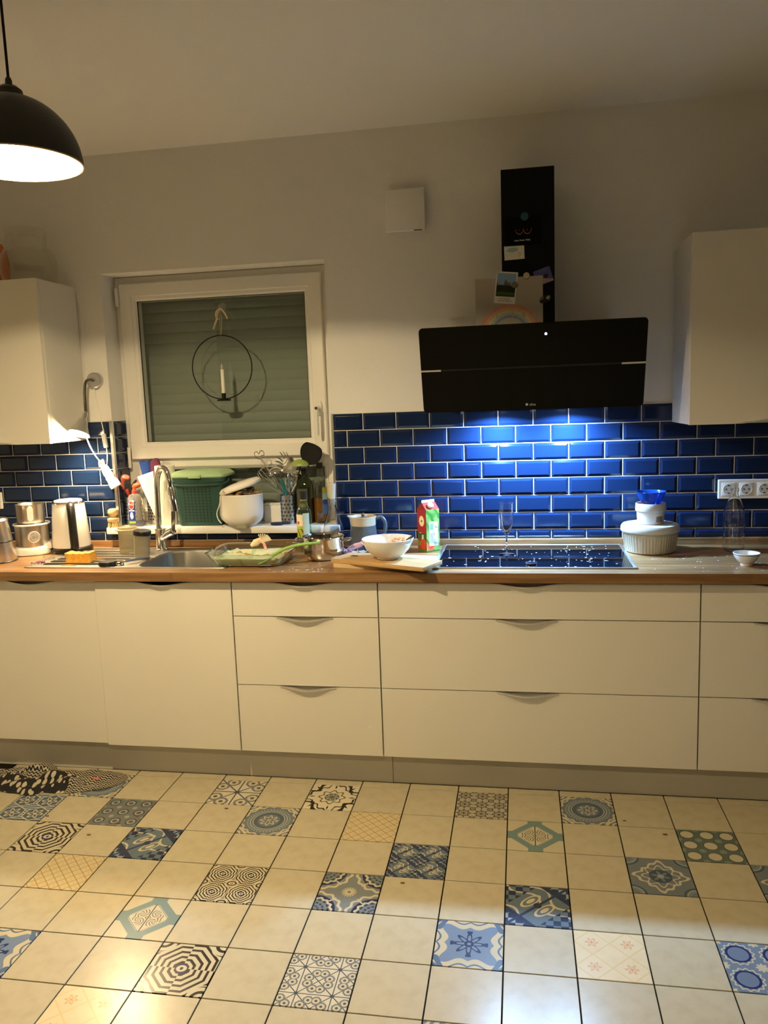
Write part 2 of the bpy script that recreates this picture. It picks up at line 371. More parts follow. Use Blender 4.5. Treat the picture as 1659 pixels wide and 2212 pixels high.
PAT = {(-5, 0): 'F', (-3, 0): 'K', (0, 0): 'FL', (-2, 5): 'F2', (2, 0): 'A', (-4, 1): 'A', (-8, 0): 'A', (5, 2): 'A2', (0, 6): 'A', (-9, 1): 'O', (-7, 1): 'G', (-2, 1): 'D', (-7, 3): 'D', (1, 1): 'E', (-5, 4): 'E',
       (4, 1): 'J', (-8, 2): 'B', (-4, 5): 'B', (-6, 2): 'C', (1, 3): 'C', (-1, 2): 'C2', (3, 2): 'A2', (-4, 3): 'M', (-2, 3): 'H', (0, 4): 'L', (-7, 5): 'L', (2, 4): 'I', (-5, 6): 'I', (4, 4): 'N'}
PLAB = {'A': 'grey blue medallion tile', 'A2': 'grey blue scroll diamond tile', 'B': 'black and cream maze tile', 'C': 'dark blue wave tile', 'D': 'cream tile with ochre lattice', 'E': 'cream tile with teal octagon', 'F': 'grey star flower tile', 'J': 'grey green tile with cream ovals', 'H': 'grey blue quatrefoil tile', 'K': 'cream tile with black scrolls', 'I': 'faded beige floral tile'}
bm = BM(); g = .0020; hs = TS / 2 - g
loft(bm, [[Vector((sx * q, sy * q, z)) for sx, sy in ((-1, -1), (1, -1), (1, 1), (-1, 1))] for q, z in ((hs, -.006), (hs, -.0008), (hs - .0007, 0))])
tile0 = None
bms = {}
def floor_tile(x, y, key, mesh=None):
    global tile0
    if tile0 is None:
        tile0 = obj('tile', bm, None); me = tile0.data; me.materials.append(tile_mats['plain']); o = tile0
    else: o = bpy.data.objects.new('tile', mesh or tile0.data); COL.objects.link(o)
    o.parent = floor; o.location = (x, y, 0)
    o.material_slots[0].link = 'OBJECT'; o.material_slots[0].material = tile_mats[key]
    if key in PLAB: o['label'] = PLAB[key]
    return o
for a in range(-10, 8):
    for b in range(0, 10):
        floor_tile(GX + (a + .5) * TS, GY - (b + .5) * TS, PAT.get((a, b), 'plain'))
mcut = BM(); loft(mcut, [[Vector((sx * q, sy * qy, z)) for sx, sy in ((-1, -1), (1, -1), (1, 1), (-1, 1))] for q, qy, z in ((hs, .0215, -.006), (hs, .0215, -.0012), (hs - .0015, .020, 0))])
mcut_me = bpy.data.meshes.new('cut_tile'); bmesh.ops.recalc_face_normals(mcut, faces=mcut.faces); mcut.to_mesh(mcut_me); mcut.free(); mcut_me.materials.append(tile_mats['plain'])
for a in range(-10, 8): floor_tile(GX + (a + .5) * TS, GY + .0235, 'plain', mcut_me)
# floor beyond the tiles the picture shows, one slab of the same tiling
def P_rest(u, v, n):
    return [((n - .42) * 2.2, 'ada287'), ((((u * .1 - GX) * (1 / TS)).fr()).lt(.02), '3a3228'), ((((v * .1 - GY) * (1 / TS)).fr()).lt(.02), '3a3228')]
m_rest = printed('tiled floor surface', 'b8ae95', P_rest, .26)
bm = BM(); x0, x1, y1 = GX - 10 * TS, GX + 8 * TS, GY - 10 * TS
for q in ((XL, x0, y1, .03), (x1, XR, y1, .03), (XL, XR, YR, y1)): box(bm, q[0], q[1], q[2], q[3], -.005, -.0002)
obj('tiled_surface', bm, m_rest, floor)
# ------------------------------------------------------------------ wall tiles
TW, TH, U0, ZR, LX = .1508, .0765, -.293, 1.5169, -1.9707
tile_cache = {}
def wall_tile(x0, x1, z0, z1, parent=None, frame=None):
    w_, h_ = round(x1 - x0, 4), round(z1 - z0, 4)
    if w_ < .012 or h_ < .012: return
    key = (w_, h_)
    if key not in tile_cache:
        b = BM(); q = .0013; ch = min(.0125, w_ * .3, h_ * .3)
        R = lambda i, y: [Vector((sx * (w_ / 2 - i), y, sz * (h_ / 2 - i))) for sx, sz in ((-1, -1), (1, -1), (1, 1), (-1, 1))]
        loft(b, [R(q, .0), R(q, -.0033), R(q + .0008, -.0040), R(ch, -.0094), R(ch + .0010, -.0096)])
        o = obj('tile', b, m_tile, sharp=8); tile_cache[key] = o.data
    else: o = bpy.data.objects.new('tile', tile_cache[key]); COL.objects.link(o)
    o.parent = wall_back
    if frame is None:
        o.location = ((x0 + x1) / 2, YW - .002, (z0 + z1) / 2)
        o.rotation_euler = (random.uniform(-.004, .004), 0, random.uniform(-.004, .004))
    else:
        o.location = (frame, (x0 + x1) / 2, (z0 + z1) / 2); o.rotation_euler = (0, 0, PI / 2)
Z_UP = .9405
def tile_run(xa, xb, phase, first_half):
    for r in range(8):
        zt = ZR - r * TH; zb = max(zt - TH, Z_UP)
        off = phase + (TW / 2 if (r % 2) == first_half else 0)
        k = math.floor((xa - off) / TW); x = off + k * TW
        while x < xb:
            wall_tile(max(x, xa), min(x + TW, xb), zb, zt); x += TW
tile_run(RX1 + .010, 2.05, U0, 1)
tile_run(-2.35, RX0 - .010, LX, 1)
# under the window sill
for k in range(8):
    xa, xb = RX0 - .01 + k * TW, min(RX0 - .01 + (k + 1) * TW, RX1 + .01)
    wall_tile(xa, xb, Z_UP, .976)
# reveal side, one column of tiles
for r in range(7): wall_tile(YW + .004, .683, max(ZR - (r + 1) * TH, 1.012), ZR - r * TH, frame=RX0 + .002)
bm = BM()
box(bm, RX1 + .008, 2.06, YW - .0055, YW + .001, Z_UP - .03, ZR + .001); box(bm, -2.36, RX0 - .008, YW - .0055, YW + .001, Z_UP - .03, ZR + .001)
box(bm, RX0 - .01, RX1 + .01, YW - .0055, YW + .001, Z_UP - .03, .976)
box(bm, RX0 - .001, RX0 + .0042, YW + .002, .686, 1.012, ZR)
obj('grout', bm, m_grout, wall_back)
struct('trim_1', box(BM(), RX0 - .010, RX0 + .0035, YW - .012, YW + .004, 1.012, ZR + .002), m_alu)
struct('trim_2', box(BM(), RX1 + .002, RX1 + .009, YW - .012, YW, 1.012, ZR + .002), m_alu)
# ------------------------------------------------------------------ window
win = sroot('window_1')
bm = BM(); frame_ring(bm, RX0 + .001, RX1 - .001, 1.0115, RZ1 - .001, [(0, .745), (0, .690), (.003, .687), (.052, .687), (.058, .693), (.062, .715), (.062, .745)])
box(bm, RX0 + .05, RX1 - .05, .6872, .745, 1.284, 1.35)
obj('window_frame', bm, m_pvc, win)
sash = BM(); SX0, SX1, SZ0, SZ1 = -1.330, -.336, 1.325, 2.162
frame_ring(sash, SX0, SX1, SZ0, SZ1, [(0, .7235), (0, .663), (.004, .659), (.058, .659), (.062, .664), (.075, .667), (.0825, .677), (.0825, .7235)])
sash = obj('sash', sash, m_pvc, win)
frame_ = BM(); frame_ring(frame_, SX0 + .0815, SX1 - .0815, SZ0 + .0815, SZ1 - .0815, [(0, .684), (0, .677), (.003, .6765), (.003, .684)]); obj('gasket', frame_, m_gasket, sash)
m_pane = thin_glass('window glass', (.93, .955, .94), 1.5)
obj('pane', box(BM(), -.417, .417, -.002, .002, -.3385, .3385), m_pane, sash, loc=((SX0 + SX1) / 2, .6820, (SZ0 + SZ1) / 2), rot=(0, 0, -.009))
obj('pane', box(BM(), RX0 + .06, RX1 - .06, .712, .716, 1.065, 1.286), m_pane, win)
bm = BM(); frame_ring(bm, RX0 + .058, RX1 - .058, 1.066, 1.287, [(0, .712), (0, .693), (.006, .691), (.018, .702), (.018, .712)]); obj('glazing_bead', bm, m_pvc, win)
# hinges
for z, h in ((2.10, .085), (1.335, .10)):
    bm = BM(); lathe(bm, [(0, -h / 2), (.008, -h / 2), (.008, h / 2), (0, h / 2)], 12); obj('hinge', bm, m_pvc, win, loc=(SX0 - .008, .654, z))
# handle on the right stile
bm = BM(); loft(bm, [sup(0, 0, z, a, b, 3, 20) for z, a, b in ((0, .015, .034), (.010, .015, .034), (.013, .012, .031))])
h = obj('window_handle', bm, m_white, sash, loc=(SX1 + .034 - .066, .659, 1.545), rot=(PI / 2, 0, 0))
bm = BM(); tube(bm, smooth_path([(0, 0, .012), (0, 0, .042), (0, -.012, .052), (0, -.06, .054), (0, -.125, .050)], 5), [.010] * 6 + [.011] * 14 + [.009], 12, .7); obj('grip', bm, m_white, h)
obj('lock_knob', lathe(BM(), [(0, .03), (.007, .03), (.007, .062), (0, .062)], 12), m_chrome, h)
# sill board
bm = BM(); box(bm, -1.408, -.262, .505, YW - .0105, .979, 1.0105, .002); box(bm, RX0 + .002, RX1 - .002, YW - .012, .700, .979, 1.0105); obj('window_sill', bm, m_white, win)
# roller shutter outside
m_slat = mat('grey green shutter slat', (.33, .36, .33), .6)
sh = bpy.data.objects.new('roller_shutter', None); COL.objects.link(sh); sh.parent = win
bm = BM(); sl = [(.005, -.0002), (.0078, .006), (.0092, .018), (.0095, .030), (.0085, .042), (.0052, .0502), (-.001, .0502), (-.001, -.0002)]
prism(bm, sl, lambda a, b: (RX0 + .023, .822 - a, b), lambda a, b: (RX1 - .023, .822 - a, b))
s0 = obj('slat', bm, m_slat, sh, loc=(0, 0, .98))
for k in range(1, 24):
    o = s0.copy(); COL.objects.link(o); o.parent = sh; o.location = (0, 0, .98 + k * .0505)
bm = BM(); box(bm, RX0 + .001, RX0 + .022, .79, .84, .98, 2.19); box(bm, RX1 - .022, RX1 - .001, .79, .84, .98, 2.19); obj('guide_rail', bm, m_slat, sh)
# closing the opening outside the glass
bm = BM(); box(bm, RX0 - .05, RX1 + .05, YW + .31, YW + .36, .9, 2.3); struct('wall_outside', bm, m_slat)
# ------------------------------------------------------------------ plinth
struct('baseboard_left', box(BM(), -2.4, .0215, .078, .098, .0005, .150), m_plinth)
struct('baseboard_right', box(BM(), .0235, 2.4, .079, .099, .0005, .150), m_plinth)
# ================================================================== fitted kitchen
def front_panel(name, W, H, parent, loc, flip=False, lip=.015, dip=.012, hw=.145, band=.046, cx=0.0):
    """a lacquered front whose edge flares out into a grip"""
    xs = [-W / 2] + [cx - hw + 2 * hw * i / 28 for i in range(29) if -W / 2 < cx - hw + 2 * hw * i / 28 < W / 2] + [W / 2]
    cols = []
    for x in xs:
        t = abs(x - cx) / hw; b = .5 * (1 + math.cos(PI * t)) if t < 1 else 0
        top = H - dip * b; pts = [(-.0, 0)]
        for k in range(7):
            s = k / 6; z = (H - band) + (top - (H - band)) * s; pts.append((-lip * b * s * s, z))
        pts += [(-lip * b + .012 + .007 * (1 - b), top), (.019, H - band - .004), (.019, 0)]
        cols.append([Vector((x, y, (H - z) if flip else z)) for y, z in pts])
    bm = BM(); loft(bm, cols)
    p = obj(name, bm, m_front, parent, loc=loc, sharp=30)
    hc = []
    for i in range(23):
        x = cx - hw * .8 + 2 * hw * .8 * i / 22; t = abs(x - cx) / hw; b = .5 * (1 + math.cos(PI * t)); z = H - dip * b
        zz = (lambda q: (H - q) if flip else q)
        y0 = -lip * b
        hc.append([Vector((x, y0 + a, zz(z + c))) for a, c in ((-.0015, -.004), (-.0015, .0012), (.0125, .0012), (.0125, .0002))])
    bm = BM(); loft(bm, hc); obj('handle', bm, m_handle, p, sharp=50)
    return p
m_handle = mat('satin grip strip', (.66, .64, .60), .35, .6)
def carcass(parent, x0, x1, y0, y1, z0, z1):
    return obj('carcass', box(BM(), x0, x1, y0, y1, z0, z1, .001, 1), m_carc, parent)
ZT, ZB = .865, .1503
def base_unit(label, x0, x1, rows, front_y=0.0, cx=0.0, name='base_cabinet', grp=None, cat='cabinet', ctop=.862):
    t = thing(name, label, cat, ((x0 + x1) / 2, 0, 0), group=grp)
    hw_ = (x1 - x0) / 2
    carcass(t, -hw_ + .002, hw_ - .002, .021 + front_y, .535, .151, ctop)
    for zb, zt in rows:
        front_panel('door' if len(rows) == 1 else 'drawer_front', 2 * hw_ - .0055, zt - zb, t, (0, front_y, zb), cx=cx)
    return t
three = [(ZB, .4343), (.4380, .7233), (.7270, ZT)]
base_unit('cream dishwasher front at the far left, above the patterned cloth', -1.8, -1.2, [(ZB + .004, ZT)], .008, name='built_in_dishwasher', cat='dishwasher')
base_unit('cream sink cabinet with one tall door below the faucet', -1.2, -.6, [(ZB, ZT)], ctop=.735)
base_unit('narrow cream cabinet with three drawers below the steel pot', -.6, 0, three)
base_unit('wide cream cabinet with three drawers below the cooktop', 0, 1.2, three, cx=-.028)
base_unit('cream three drawer cabinet right of the cooktop cabinet, cut by the frame', 1.2, 1.8, three)
# worktop with openings for the sink bowl
WT, WF, UPY = .911, -.028, .5425
t = thing('worktop', 'long oak worktop with wooden upstand over the cream cabinets', 'worktop', (0, 0, 0))
bm = BM(); BX0, BX1, BY0, BY1 = -1.055, -.655, .066, .43
for q in ((-2.4, BX0 - .02, WF, UPY + .014), (BX1 + .02, 2.4, WF, UPY + .014), (BX0 - .02, BX1 + .02, WF, BY0 - .012), (BX0 - .02, BX1 + .02, BY1 + .012, UPY + .014)):
    box(bm, q[0], q[1], q[2], q[3], .8735, WT)
obj('worktop_board', bm, m_wtop, t)
obj('upstand', box(BM(), -2.4, 2.4, UPY, YW - .0045, WT, .9395, .002, 1), m_wtop, t)
# sink
t = thing('sink', 'stainless steel sink with drainboard set into the worktop', 'sink', (0, 0, WT))
bm = BM(); sx0, sx1, sy0, sy1 = -1.560, -.635, .050, .492
def rect_ring(x0, x1, y0, y1, z, p=10, n=48): return sup((x0 + x1) / 2, (y0 + y1) / 2, z, (x1 - x0) / 2, (y1 - y0) / 2, p, n)
loft(bm, [rect_ring(sx0, sx1, sy0, sy1, .0002, 30), rect_ring(sx0 + .002, sx1 - .002, sy0 + .002, sy1 - .002, .0032, 30), rect_ring(sx0 + .016, sx1 - .016, sy0 + .014, sy1 - .014, .0032, 26), rect_ring(sx0 + .02, sx1 - .02, sy0 + .018, sy1 - .018, .0012, 26),
          rect_ring(BX0 - .004, BX1 + .004, BY0 - .004, BY1 + .004, .0015, 5), rect_ring(BX0 + .002, BX1 - .002, BY0 + .002, BY1 - .002, -.006, 5), rect_ring(BX0 + .012, BX1 - .012, BY0 + .012, BY1 - .012, -.135, 5), rect_ring(BX0 + .04, BX1 - .04, BY0 + .04, BY1 - .04, -.155, 5), rect_ring(BX0 + .17, BX1 - .17, BY0 + .14, BY1 - .14, -.158, 2)], cap0=False)
obj('basin', bm, m_steelh, t)
for k in range(6):
    y = .115 + k * .056
    bm = BM(); tube(bm, [(-1.50, y, .0006), (-1.48, y, .0014), (-1.16, y, .0014), (-1.14, y, .0006)], [.004, .009, .009, .004], 10, .33); obj('drain_ridge', bm, m_steelh, t)
bm = BM(); lathe(bm, [(0, -.1565), (.035, -.1565), (.042, -.1545), (.042, -.1575)], 24, ((BX0 + BX1) / 2, (BY0 + BY1) / 2, 0)); obj('strainer', bm, m_chrome, t)
# cooktop
t = thing('cooktop', 'black glass cooktop with steel frame under the range hood', 'cooktop', (.598, .290, WT))
m_hob = mat('black ceramic glass', (.003, .003, .004), .04, spec=.4)
obj('glass_plate', box(BM(), -.377, .377, -.238, .238, .0006, .0048), m_hob, t)
bm = BM()
def rr(i, z, wx=1): return [Vector((sx * (.388 - i * wx), sy * (.2435 - i), z)) for sx, sy in ((-1, -1), (1, -1), (1, 1), (-1, 1))]
loft(bm, [rr(0, .0004), rr(.0008, .0058), rr(.0050, .0068, 2.6), rr(.0060, .0049, 2.6)], cap0=False, cap1=False); obj('steel_frame', bm, m_alu, t)
# cooking crumbs on the glass
m_spill = mat('dried milky spill', (.72, .70, .66), .5)
bm = BM()
for k in range(90):
    u = random.random()
    x = random.uniform(.22, .94) if u < .5 else random.gauss(.80, .06); y = random.uniform(.07, .50)
    ball(bm, (x, y, WT + .0052), random.uniform(.0012, .0038), (random.uniform(.8, 2.2), random.uniform(.5, 1.2), .14), 1)
tag(obj('food_crumbs', bm, m_spill), 'pale crumbs and dried splashes scattered over the black cooktop glass', 'crumbs', kind='stuff')
bm = BM()
for k in range(70):
    x = random.choice((random.uniform(1.02, 1.6), random.uniform(-.45, -.2), random.uniform(1.05, 1.5)))
    y = random.uniform(.0, .30) if x > 0 else random.uniform(-.015, .06)
    ball(bm, (x, y, WT + .0004), random.uniform(.0015, .0042), (random.uniform(.7, 2.2), random.uniform(.4, 1), .18), 1)
tag(obj('food_crumbs', bm, m_spill), 'pale crumbs strewn on the oak worktop beside the small china bowl', 'crumbs', kind='stuff')
# ------------------------------------------------------------------ range hood
t = thing('range_hood', 'black glass angled range hood with tall flue box over the cooktop', 'range hood', (.600, YW - .002, 1.51))
m_hglass = mat('black hood glass', (.002, .002, .002), .06, spec=.14)
m_flue = mat('black flue metal', (.004, .004, .004), .5, spec=.15)
bm = BM(); pf = [(-.272, .006), (-.004, .006), (-.004, .345), (-.345, .318)]
prism(bm, pf, lambda a, b: (-.34, a, b), lambda a, b: (.34, a, b)); obj('hood_body', bm, m_flue, t)
obj('flue', box(BM(), -.108, .096, -.2575, -.0005, .30, .930, .0015, 1), m_flue, t)
ang = .3237
def rrect(w_, h0, h1, r, n=5, corners=(1, 1, 1, 1)):
    o = []
    for (cx, cz, a0), on in zip(((-w_ + r, h0 + r, PI), (w_ - r, h0 + r, 1.5 * PI), (w_ - r, h1 - r, 0), (-w_ + r, h1 - r, .5 * PI)), corners):
        if on: o += [(cx + r * math.cos(a0 + PI / 2 * k / n), cz + r * math.sin(a0 + PI / 2 * k / n)) for k in range(n + 1)]
        else: o.append((cx + r * (1 if cx > 0 else -1), cz + r * (1 if cz > (h0 + h1) / 2 else -1)))
    return o
by = .28 - (YW - .002)
for nm, h0, h1, cr in (('lower_glass_panel', 0, .171, (1, 1, 0, 0)), ('upper_glass_panel', .180, .347, (0, 0, 1, 1))):
    bm = BM(); ol = rrect(.4315, h0, h1, .016, 5, cr)
    loft(bm, [[Vector((a * s, y, b)) for a, b in ol] for y, s in ((.006, 1), (.0005, 1), (0, .9985))]); gp = obj(nm, bm, m_hglass, t, loc=(0, by, .002), rot=(ang, 0, 0))
    if nm[0] == 'u':
        bm = BM(); lathe(bm, [(0, 0), (.0045, 0), (.0045, .0015), (0, .0015)], 14)
        m_pl = mat('lit power button', (.8, .9, 1), .4, emit='bcd8ff', es=9); obj('power_light', bm, m_pl, gp, loc=(.057, -.0004, .304), rot=(PI / 2, 0, 0))
    else:
        mt_ = mat('grey hood lettering', (.45, .45, .45), .5)
        text('lettering', '\u25cf elica', .014, mt_, gp, (-.002, -.0008, .022))
obj('gap_channel', box(BM(), -.43, .43, .004, .012, .168, .183), m_frontdark, t, loc=(0, by, .002), rot=(ang, 0, 0))
for x0, x1 in ((-.431, -.352), (.343, .431)):
    obj('chrome_strip', box(BM(), x0, x1, -.001, .006, .1722, .1788), m_alu, t, loc=(0, by, .002), rot=(ang, 0, 0))
m_led = mat('lit hood lamp lens', (.9, .95, 1), .3, emit='dcebff', es=30)
for x in (.464, .749):
    bm = BM(); lathe(bm, [(0, 0), (.026, 0), (.026, .003), (0, .003)], 20, (x - .6, .42 - (YW - .002), .0015)); obj('hood_lamp', bm, m_led, t)
    ld = bpy.data.lights.new('hood_light', 'AREA'); lo = bpy.data.objects.new('hood_light', ld); COL.objects.link(lo); lo.parent = t
    lo.location = (x - .6, .42 - (YW - .002), -.002); ld.energy = LED_W; ld.color = (.32, .60, 1.0); ld.shape = 'DISK'; ld.size = .05; ld.spread = math.radians(155)
# ------------------------------------------------------------------ wall cabinets
def wall_unit(label, x0, x1, y0, z0, z1):
    t = thing('wall_cabinet', label, 'cabinet', ((x0 + x1) / 2, 0, z0)); hw_ = (x1 - x0) / 2
    carcass(t, -hw_, hw_, y0 + .021, YW - .0095, .001, z1 - z0)
    front_panel('door', 2 * hw_ - .002, z1 - z0, t, (0, y0, 0), flip=True)
    return t
wall_unit('cream wall cabinet at the left under the clear jar', -2.087, -1.487, .235, 1.432, 2.142)
wall_unit('cream wall cabinet at the right beside the range hood', 1.188, 1.788, .200, 1.436, 2.139)
def cyl_(parent, name, prof, m, n): bm = BM(); lathe(bm, prof, n); return obj(name, bm, m, parent)
# ------------------------------------------------------------------ pendant lamp
PX, PY, PZ = -.720, -1.00, 2.208
t = thing('pendant_lamp', 'black dome pendant lamp with bright inside, hanging from the ceiling', 'lamp', (PX, PY, PZ))
m_shade = mat('black lamp lacquer', (.012, .011, .010), .42)
m_lining = mat('white lamp lining', (.70, .64, .46), .5)
R0 = .165; H0 = .166
prof = [(R0 * math.sin(a), H0 * math.cos(a)) for a in [PI / 2 - i * (PI / 2 - .17) / 18 for i in range(19)]]
bm = BM(); lathe(bm, prof, 48); bmesh.ops.recalc_face_normals(bm, faces=bm.faces)
obj('shade', bm, m_shade, t)
bm = BM(); lathe(bm, [(r * .985, z * .985 + .0004) for r, z in prof] + [(0, prof[-1][1] * .985)], 48); obj('shade_lining', bm, m_lining, t)
bm = BM(); lathe(bm, [(R0 + .0005, -.001), (R0 + .0005, .002), (R0 * .982, .002), (R0 * .982, -.001), (R0 + .0005, -.001)], 48); obj('shade_rim', bm, mat('copper rim', (.55, .36, .18), .35, .6), t)
bm = BM(); lathe(bm, [(.033, .161), (.033, .167), (.031, .179), (.020, .188), (.0085, .192), (.0085, .203), (.0055, .210), (0, .210)], 28); obj('cap', bm, m_shade, t)
bm = BM(); tube(bm, [(0, 0, .208), (0, 0, ZC - PZ - .02)], .0035, 8); obj('cord', bm, m_blackm, t)
bm = BM(); lathe(bm, [(0, ZC - PZ - .03), (.045, ZC - PZ - .025), (.05, ZC - PZ - .001), (0, ZC - PZ - .001)], 24); obj('ceiling_rose', bm, m_shade, t)
m_bulb = mat('glowing bulb', (1, .9, .7), .4, emit=WARM, es=PENDANT_E)
m_glow = mat('glowing bulb side', (1, .9, .7), .4, emit=WARM, es=PENDANT_E * .022)
bl = cyl_(t, 'bulb', [(0, .0335), (.029, .0335), (.034, .038), (.034, .050), (.026, .075), (.016, .092), (0, .093)], m_glow, 28)
cyl_(bl, 'bulb_lens', [(0, .0325), (.028, .0325), (.0288, .0333), (0, .0333)], m_bulb, 28)
cyl_(t, 'socket', [(0, .093), (.016, .093), (.017, .15), (0, .152)], m_white, 16)
t2 = copy_tree(t); t2.location = (.15, -2.75, PZ); t2['label'] = 'second black dome pendant lamp hanging in the room behind the viewer'
m_b2 = m_bulb.copy(); m_b2.name = 'dimmer bulb lens'; m_b2.node_tree.nodes['Principled BSDF'].inputs['Emission Strength'].default_value = PENDANT_E * .5
for c in t2.children_recursive:
    if c.name.startswith('bulb_lens'): c.material_slots[0].link = 'OBJECT'; c.material_slots[0].material = m_b2
# ------------------------------------------------------------------ gooseneck wall lamp
t = thing('gooseneck_lamp', 'silver gooseneck wall lamp shining by the left wall cabinet', 'lamp', (-1.425, YW, 1.711))
m_silver = mat('silver grey lamp paint', (.50, .50, .49), .32, .7)
bm = BM(); lathe(bm, [(0, .0), (.037, 0), (.037, .022), (.031, .028), (0, .029)], 32); obj('rosette', bm, m_silver, t, rot=(PI / 2, 0, 0))
nk = smooth_path([(0, -.025, 0), (-.002, -.055, .004), (-.004, -.088, -.010), (-.001, -.110, -.055), (.001, -.118, -.105), (0, -.118, -.15)], 8)
bm = BM(); tube(bm, nk, [.0062 + .0008 * (i % 2) for i in range(len(nk))], 10); obj('gooseneck', bm, mat('dark flexible metal', (.22, .20, .17), .3, 1), t)
ax = Vector((-.12, -.44, -.89)).normalized(); st = Vector((.000, -.118, -.145))
def axial(prof, n=28):
    q = Vector((0, 0, 1)).rotation_difference(ax); bm = BM(); lathe(bm, prof, n)
    for v in bm.verts: v.co = st + q @ v.co
    return bm
obj('bulb_socket', axial([(0, 0), (.010, 0), (.0115, .004), (.0135, .044), (.0145, .046)], 20), m_chrome, t)
bm = axial([(.017, .040), (.022, .046), (.030, .072), (.0475, .112), (.048, .1125), (.047, .1125), (.029, .073), (.020, .048), (.0, .046)]); obj('lamp_shade', bm, m_silver, t)
q = Vector((0, 0, 1)).rotation_difference(ax)
bm = BM(); lathe(bm, [(0, .060), (.014, .060), (.030, .080), (.0425, .1035), (.036, .112), (.020, .118), (0, .120)], 24); [setattr(v, 'co', st + q @ v.co) for v in bm.verts]; obj('bulb', bm, mat('glowing small bulb', (1, .9, .7), .4, emit=(1, .74, .42), es=GOOSE_E), t)
cb = smooth_path([(-.004, -.020, -.035), (.003, -.016, -.10), (.016, -.014, -.19), (.026, -.014, -.255)], 6)
bm = BM(); tube(bm, cb, .0022, 8); obj('cable', bm, m_white, t)
bm = BM(); box(bm, -.010, .010, -.009, .009, -.034, .034, .005, 2); obj('switch', bm, m_white, t, loc=(.029, -.020, -.285), rot=(0, -.12, 0))
cb = smooth_path([(.032, -.016, -.318), (.034, -.018, -.36), (.030, -.022, -.40)], 6)
bm = BM(); tube(bm, cb, .0022, 8); obj('cable', bm, m_white, t)
cb = smooth_path([(-.012, -.118, -.222), (-.006, -.105, -.29), (.006, -.072, -.355), (.02, -.035, -.40)], 8)
bm = BM(); tube(bm, cb, .0032, 8); obj('cable', bm, m_white, t)
# crumpled white sleeve
t = BM(); rings = []
for i in range(13):
    s = i / 12; c = Vector((-1.413, .523, 1.318)).lerp(Vector((-1.352, .527, 1.205)), s); r = .017 + .010 * s if s > .15 else .012 + .02 * abs(.12 - s)
    d = Vector((.061, .004, -.113)).normalized(); a = d.cross(Vector((0, 1, 0))).normalized(); b = d.cross(a)
    rings.append([c + a * (math.cos(2 * PI * j / 20) * r * (1 + .10 * random.uniform(-1, 1))) + b * (math.sin(2 * PI * j / 20) * r * .75 * (1 + .10 * random.uniform(-1, 1))) for j in range(20)])
for k in range(20): rings[0][k] += Vector((-.004, 0, .014 * ((k % 3) - .6)))
loft(t, rings); tag(obj('cable_sleeve', t, mat('white crumpled plastic', (.8, .78, .72), .45)), 'crumpled white cable bundle hanging on the blue tiles under the gooseneck lamp', 'cable')
# thin cable along the left cabinet
t = BM(); tube(t, smooth_path([(-1.56, .40, 2.146), (-1.50, .50, 2.150), (-1.476, .535, 2.12), (-1.468, .548, 2.0), (-1.472, .549, 1.85), (-1.476, .549, 1.72)], 8), .0018, 6)
tag(obj('power_cable', t, m_white), 'thin white cable running down the edge of the left wall cabinet', 'cable')
# ================================================================== things on the worktop
def cyl(parent, name, prof, m, n=32, loc=None, rot=None, sharp=35):
    bm = BM(); lathe(bm, prof, n); return obj(name, bm, m, parent, loc=loc, rot=rot, sharp=sharp)
def shell(prof, t):
    """outer profile plus its inner wall"""
    inner = [(max(r - t, 0), z) for r, z in prof]
    inner = [(r, max(z, prof[0][1] + t)) for r, z in inner]
    return [(0, prof[0][1])] + prof + list(reversed(inner)) + [(0, prof[0][1] + t)]
SILL = 1.0108
# moka pot
t = thing('moka_pot', 'silver stovetop espresso maker cut by the frame at worktop left', 'coffee maker', (-1.775, .200, WT))
cyl(t, 'boiler', [(0, .006), (.078, .006), (.080, .012), (.066, .082), (.066, .090), (0, .090)], m_steel, 40)
cyl(t, 'base_ring', [(0, 0), (.080, 0), (.082, .004), (.079, .0065), (0, .0065)], m_black, 32)
cyl(t, 'seam_ring', [(.064, .088), (.0672, .089), (.0672, .094), (.064, .095)], m_black, 32)
cyl(t, 'upper_pot', [(0, .094), (.066, .094), (.054, .180), (.056, .186), (0, .186)], m_steel, 40)
cyl(t, 'lid', [(.056, .1865), (.05, .196), (.01, .203), (.006, .203), (.008, .215), (0, .217)], m_steel, 32)
bm = BM(); tube(bm, smooth_path([(-.052, 0, .17), (-.095, 0, .176), (-.105, 0, .15), (-.098, 0, .085)], 5), .009, 10, .8); obj('handle', bm, m_black, t)
# milk frother
t = thing('milk_frother', 'steel milk frother with round badge on white base beside the kettle', 'milk frother', (-1.716, .380, WT), .50)
bm = BM(); loft(bm, [sup(0, 0, z, a, b, 2.8, 40) for z, a, b in ((.0, .074, .072), (.004, .080, .078), (.028, .082, .080), (.036, .080, .078), (.040, .074, .073))]); obj('base', bm, m_white, t)
bm = BM(); loft(bm, [[Vector((x, y, z)) for x, z in ((.02, .030), (.082, .026), (.082, .05), (.075, .060))] for y in (-.055, .03)]); obj('base_back', bm, m_white, t)
cyl(t, 'lower_pot', [(0, .041), (.074, .041), (.075, .045), (.077, .140), (.0, .140)], m_steel, 48)
cyl(t, 'rim', [(.074, .138), (.081, .139), (.083, .143), (.081, .147), (.074, .147)], m_white, 40)
cyl(t, 'upper_pot', shell([(.060, .147), (.061, .150), (.064, .234), (.0655, .237)], .0015), m_steel, 48)
bm = BM(); ol = rrect(.0125, -.033, .033, .012, 5); loft(bm, [[Vector((a, y, b)) for a, b in ol] for y in (.006, .0, -.003)]); obj('handle_plate', bm, mat('light satin plate', (.74, .72, .67), .4, .2), t, loc=(.004, -.065, .196))
